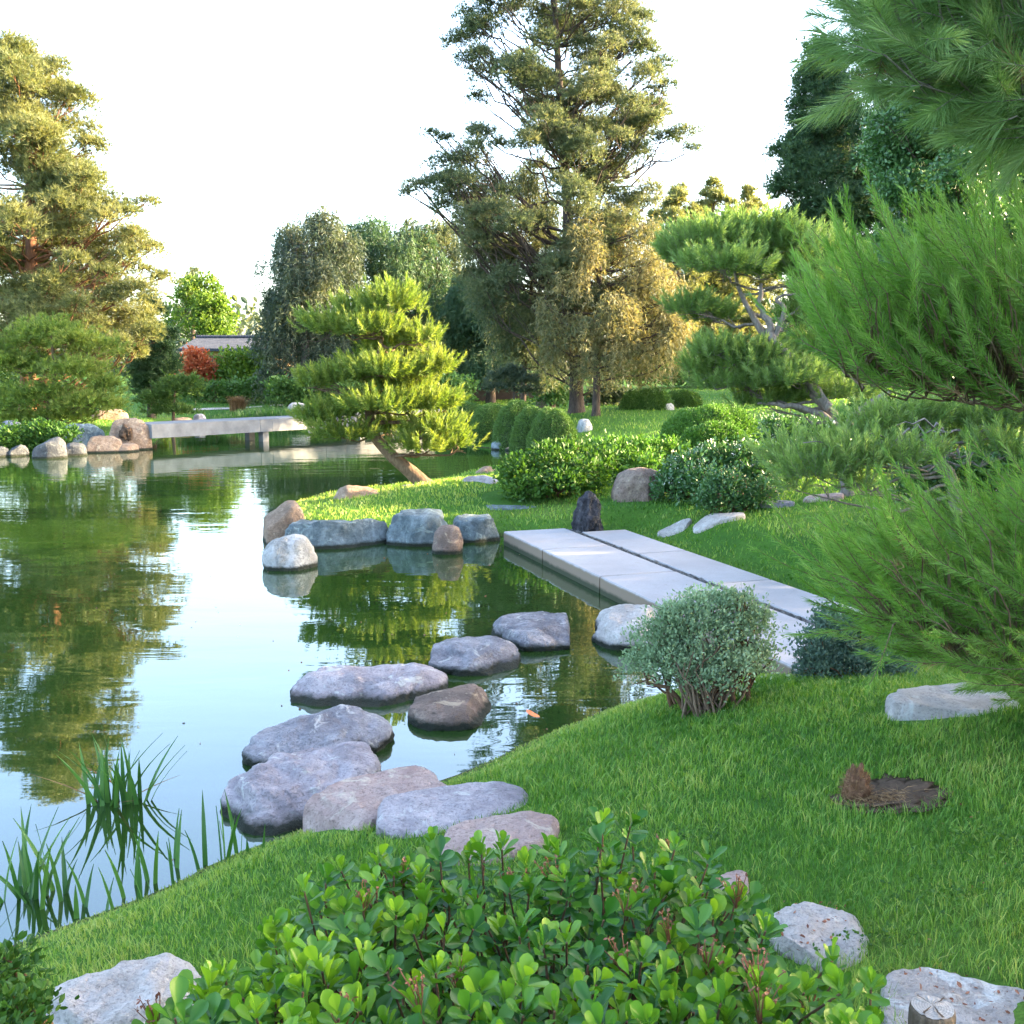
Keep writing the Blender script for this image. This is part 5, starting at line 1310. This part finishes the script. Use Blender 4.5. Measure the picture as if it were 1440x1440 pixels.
def endgrain():
    m, nt, out = new_mat('end_grain'); L = nt.links
    tc = N(nt, 'ShaderNodeTexCoord'); mp = N(nt, 'ShaderNodeMapping'); L.new(tc.outputs['Object'], mp.inputs[0]); mp.inputs['Scale'].default_value = (1, 1, .01)
    w = N(nt, 'ShaderNodeTexWave', wave_type='RINGS', rings_direction='Z', i_Scale=60, i_Distortion=1.5, i_Detail=3); L.new(mp.outputs[0], w.inputs['Vector'])
    nz = noise_tex(nt, 90, 5, .7, tc.outputs['Object'])
    col = mix_col(nt, .5, ramp(nt, w.outputs['Fac'], [(.2, (.22, .19, .16)), (.8, (.36, .32, .27))]), ramp(nt, nz, [(.35, (.18, .15, .13)), (.65, (.38, .34, .3))]))
    p = N(nt, 'ShaderNodeBsdfPrincipled', i_Roughness=.9); L.new(col, p.inputs['Base Color'])
    b = N(nt, 'ShaderNodeBump', i_Strength=.6, i_Distance=.004); L.new(nz, b.inputs['Height']); L.new(b.outputs[0], p.inputs['Normal'])
    L.new(p.outputs[0], out.inputs[0]); return m
g.obj('cut_top', endgrain(), po, smooth=False)
g = Geo()
for t0, r0, r1, w_ in ((.6, .1, .95, .0022), (2.1, .0, .9, .0016), (3.9, .15, .97, .0026), (4.75, .0, .98, .003)):
    d = np.array([math.cos(t0), math.sin(t0), 0]); s = np.array([-d[1], d[0], 0])
    o = np.array([c.x, 1.9, zt + .0065])
    ts = np.linspace(r0, r1, 6); wv = np.interp(np.arange(6), [0, 5], [.0003, w_]); jj = RNG.normal(size=6) * .0012
    V = np.concatenate([o + d * (ts * r * .95)[:, None] + s * (jj - wv)[:, None], o + d * (ts * r * .95)[:, None] + s * (jj + wv)[:, None]])
    i = np.arange(5); g.add(V, np.stack([i, i + 1, 7 + i, 6 + i], 1))
g.obj('cracks', M['soil'], po)

# dug hole with a torn tuft in the lawn
hc = ground_hit(1252, 1122); hr = (ground_hit(1330, 1122) - hc).length
V, F = ico(4)
dh = thing('dug_hole', 'dug-out hole with bare dark soil and a torn dry tuft in the lawn', 'hole', hc)
g = Geo(); nz = np.array([mnoise.fractal(Vector((p * 3.1).tolist()), .9, 2, 4) for p in V])
rad = np.linalg.norm(V[:, :2], axis=1)
P = V * np.array([hr * .95, hr * .9, .014]) * (1 + .45 * nz[:, None]); P[:, 2] += -.012 * (1 - rad) + .01 * nz + .008
P[:, 2] += hgt(P[:, 0] + hc.x, P[:, 1] + hc.y) - hc.z
g.add(P + np.array(hc), F); g.obj('soil', M['soil'], dh, smooth=True)
tc_ = ground_hit(1207, 1128)
g = Geo(); nz = np.array([mnoise.fractal(Vector((p * 2.2 + 7).tolist()), .9, 2, 5) for p in V])
g.add(V * np.array([.058, .055, .10]) * (1 + .45 * nz[:, None]) + np.array(tc_) + np.array([0, .03, .035]), F); g.obj('torn_sod', plain('root_mat', (.09, .045, .025), (.19, .10, .055), 60, .95, .1, 1.0), dh, smooth=True)
g = Geo(); n = 420
u_ = rand_unit(n, rng); P = np.array(tc_) + np.array([0, .03, .04]) + u_ * np.array([.055, .05, .095])
tufts(g, P, unit(u_ + np.array([0, 0, .2])), 2, .035, .0022, .7, rng)
n = 330
P = np.stack([tc_.x + .07 + rng.normal(size=n) * .07, tc_.y - .06 + rng.normal(size=n) * .04, np.zeros(n)], 1); P[:, 2] = hgt(P[:, 0], P[:, 1]) + .02 + rng.random(n) * .012
tufts(g, P, unit(rng.normal(size=(n, 3)) * np.array([1, 1, .15])), 1, .06, .003, .2, rng)
g.obj('dry_straw', M['straw'], dh)

# koi
def koi(label, px, py, ln, rz, mat, z=-.035):
    p = at_z(px, py, 0)
    root = thing('koi_fish', label, 'fish', (p.x, p.y, z), 'koi in the pond')
    t = np.linspace(0, 1, 14); sp = np.stack([(t - .5) * ln, .05 * ln * np.sin(t * 5), np.zeros(14)], 1)
    rr = ln * np.interp(t, [0, .06, .25, .5, .8, .95, 1], [.01, .06, .105, .10, .05, .028, .025])
    co, si = math.cos(rz), math.sin(rz)
    Rm = lambda V: np.stack([V[:, 0] * co - V[:, 1] * si, V[:, 0] * si + V[:, 1] * co, V[:, 2]], 1) + np.array([p.x, p.y, z])
    g = Geo(); tube(g, Rm(sp), rr, 12); g.obj('body', mat, root, smooth=True)
    tl = sp[-1]; g = Geo()
    g.add(Rm(np.array([tl + [0, 0, .003], tl + [.16 * ln, .10 * ln, .004], tl + [.11 * ln, .0, .004], tl + [.15 * ln, -.11 * ln, .004]])), [[0, 1, 2], [0, 2, 3], [2, 1, 0], [3, 2, 0]][:2]); g.obj('tail_fin', mat, root)
    for s in (-1, 1):
        q = sp[4]; g = Geo(); g.add(Rm(np.array([q + [0, s * .09 * ln, 0], q + [.10 * ln, s * .2 * ln, -.004], q + [.14 * ln, s * .14 * ln, -.004]])), [[0, 1, 2]]); g.obj('side_fin', mat, root)
OR = plain('orange_fish_skin', (.75, .12, .02), (.85, .2, .04), 6, .4); PK = plain('pink_white_fish_skin', (.7, .35, .28), (.85, .7, .62), 5, .4)
koi('bright orange koi near the lawn edge by the small brown stepping stone', 746, 1000, .42, 2.1, OR)
koi('pale pink koi swimming behind the orange one', 722, 985, .34, .4, PK, -.05)
koi('deep orange koi between the dark oval stone and the lawn', 770, 975, .3, -.5, OR, -.06)
koi('small orange koi in the dark water beside the concrete path', 760, 832, .28, .9, OR, -.05)

# ------------------------------------------------------------------ grass
def lawn(name, n, y0, y1, pw, Hr, wd, seed, cond=None, side=.56):
    rng = R_(seed)
    u_ = rng.random(n * 2)
    Y = (y0 ** pw + u_ * (y1 ** pw - y0 ** pw)) ** (1 / pw)
    X = rng.uniform(-1, 1, n * 2) * (side * Y + .25)
    k = np.ones(len(X), bool)
    for (fx, fy, rx, ry, an, sk) in FOOT:
        m = (np.abs(X - fx) < rx * 2 + .1) & (np.abs(Y - fy) < ry * 2.2 + .1)
        dx, dy = X - fx, Y - fy
        co, si = math.cos(-an), math.sin(-an)
        a_, b_ = dx * co - dy * si, dx * si + dy * co
        b_ = b_ - sk * a_ * ry / rx
        k &= ~(m & ((a_ / rx) ** 2 + (b_ / ry) ** 2 < .8))
    d0 = (X - P0.x) * PU.x + (Y - P0.y) * PU.y; d1 = (X - P0.x) * PN.x + (Y - P0.y) * PN.y
    k &= ~((d0 > -.02) & (d0 < PATH_END + .32) & (d1 > -.05) & (d1 < T3 + .01))
    k &= ((X - hc.x) ** 2 + ((Y - hc.y) * 1.0) ** 2) > (hr * .9) ** 2
    if cond is not None: k &= cond(X, Y)
    X, Y = X[k][:n], Y[k][:n]
    sd = sdist(X, Y); k = sd > .015; X, Y, sd = X[k], Y[k], sd[k]
    Z = hgt(X, Y)
    pn = np.sin(X * 2.1 + 1.3 * np.sin(Y * 1.7)) * np.sin(Y * 2.6 + 1.1 * np.sin(X * 1.9)) * .5 + np.sin(X * 7.3 + Y * 3.1) * np.sin(Y * 6.1 - X * 2.2) * .25
    H = rng.uniform(*Hr, len(X)) * (1 + .3 * pn) * np.clip(.55 + sd * 1.2, .55, 1)
    p2 = np.sin(X * .9 + 2.1 * np.sin(Y * .8 + .4)) * np.sin(Y * 1.15 + 1.7 * np.sin(X * 1.05 + 2)) 
    shore = np.exp(-(sd / np.where(X < -.2, .75, .45)) ** 2) * (Y < 9.5) * (X < 1.9)
    isl = (Y > 14.6) & (Y < 20) & (X < -.25)
    R = np.clip(.40 + .20 * rng.normal(size=len(X)) + .16 * pn + .15 * np.clip(p2, -.6, 1) + (.62 * shore + .10 * np.clip(p2 - .35, 0, 1)) * (rng.random(len(X)) < .75) + (rng.random(len(X)) < .035) * .5 + isl * .30, 0, 1)
    cell = rng.random((400, 400)); cv = cell[(X / .055).astype(int) % 400, (Y / .055).astype(int) % 400]; cw = cell[(X / .21 + 50).astype(int) % 400, (Y / .21).astype(int) % 400]
    R = np.clip(R + (cv - .5) * .34 + (cw - .5) * .22, 0, 1); H = H * (.72 + .42 * cv + .2 * cw)
    H = H * (1 - .35 * np.clip(shore * 1.3, 0, 1))
    g = Geo()
    blades(g, np.stack([X, Y, Z - .005], 1), H, wd * np.clip(Y / 3.5, .8, 6) * rng.uniform(.7, 1.3, len(X)), .75, rng, R)
    return tag(g.obj(name, M['grass']), kind='stuff')
lawn('lawn_grass', 190000, 1.3, 7.5, 1.25, (.024, .056), .0034, 901)
lawn('lawn_grass', 120000, 7.5, 24, .9, (.03, .065), .0032, 902)
lawn('far_lawn_grass', 90000, 24, 64, .8, (.05, .10), .0032, 903, side=.5)

# fallen petals and leaves
g = Geo(); n = 0
for (x0_, x1_, y0_, y1_, m) in [(1090, 1210, 1268, 1340, 34), (1260, 1440, 1355, 1440, 46), (1130, 1440, 1060, 1330, 26), (420, 640, 1100, 1150, 0)]:
    dg_ = bpy.context.evaluated_depsgraph_get()
    for k in range(m):
        d = ray(rng.uniform(x0_, x1_), rng.uniform(y0_, y1_))
        hit, loc, nor, idx, ob, mt = SC.ray_cast(dg_, Vector((0, 0, CAM_H)), d)
        if hit and ob.name.split('.')[0] in ('flat_stone', 'ground', 'lawn_grass'):
            nr = unit(np.array([[*nor]]) + rng.normal(size=(1, 3)) * .3)
            leaves(g, np.array([[*loc]]) + nr * .004, unit(np.cross(nr, rand_unit(1, rng))), rng.uniform(.010, .02), rng, rng.random(1))
if g.n: tag(g.obj('fallen_petals', M['bits']), kind='stuff')

# clover patches and floating leaf litter
g = Geo(); rng = R_(951); P = []
for (px, py, r, m) in [(1390, 1195, .16, 150), (1230, 1330, .10, 70), (700, 1240, .12, 80), (1330, 1270, .12, 80), (985, 1190, .1, 60)]:
    c = ground_hit(px, py); q = np.stack([c.x + rng.normal(size=m) * r, c.y + rng.normal(size=m) * r * .8, np.zeros(m)], 1); q[:, 2] = hgt(q[:, 0], q[:, 1]) + rng.uniform(.03, .05, m); P.append(q)
P = np.concatenate(P)
leaves(g, P, unit(rng.normal(size=(len(P), 3)) * np.array([1, 1, .3])), .016, rng, rng.random(len(P)), per=3, jit=.25, spread=1.3)
tag(g.obj('clover', M['leaf_mid']), kind='stuff')
g = Geo(); m = 90
Yw = rng.uniform(4.4, 16, m); Xw = rng.uniform(-.42, .12, m) * Yw; k = sdist(Xw, Yw) < -.05
P = np.stack([Xw[k], Yw[k], np.full(k.sum(), .003)], 1); D = unit(rng.normal(size=P.shape) * np.array([1, 1, .02]))
leaves(g, P, D, .022, rng, rng.random(len(P)))
tag(g.obj('floating_leaves', M['bits']), kind='stuff')
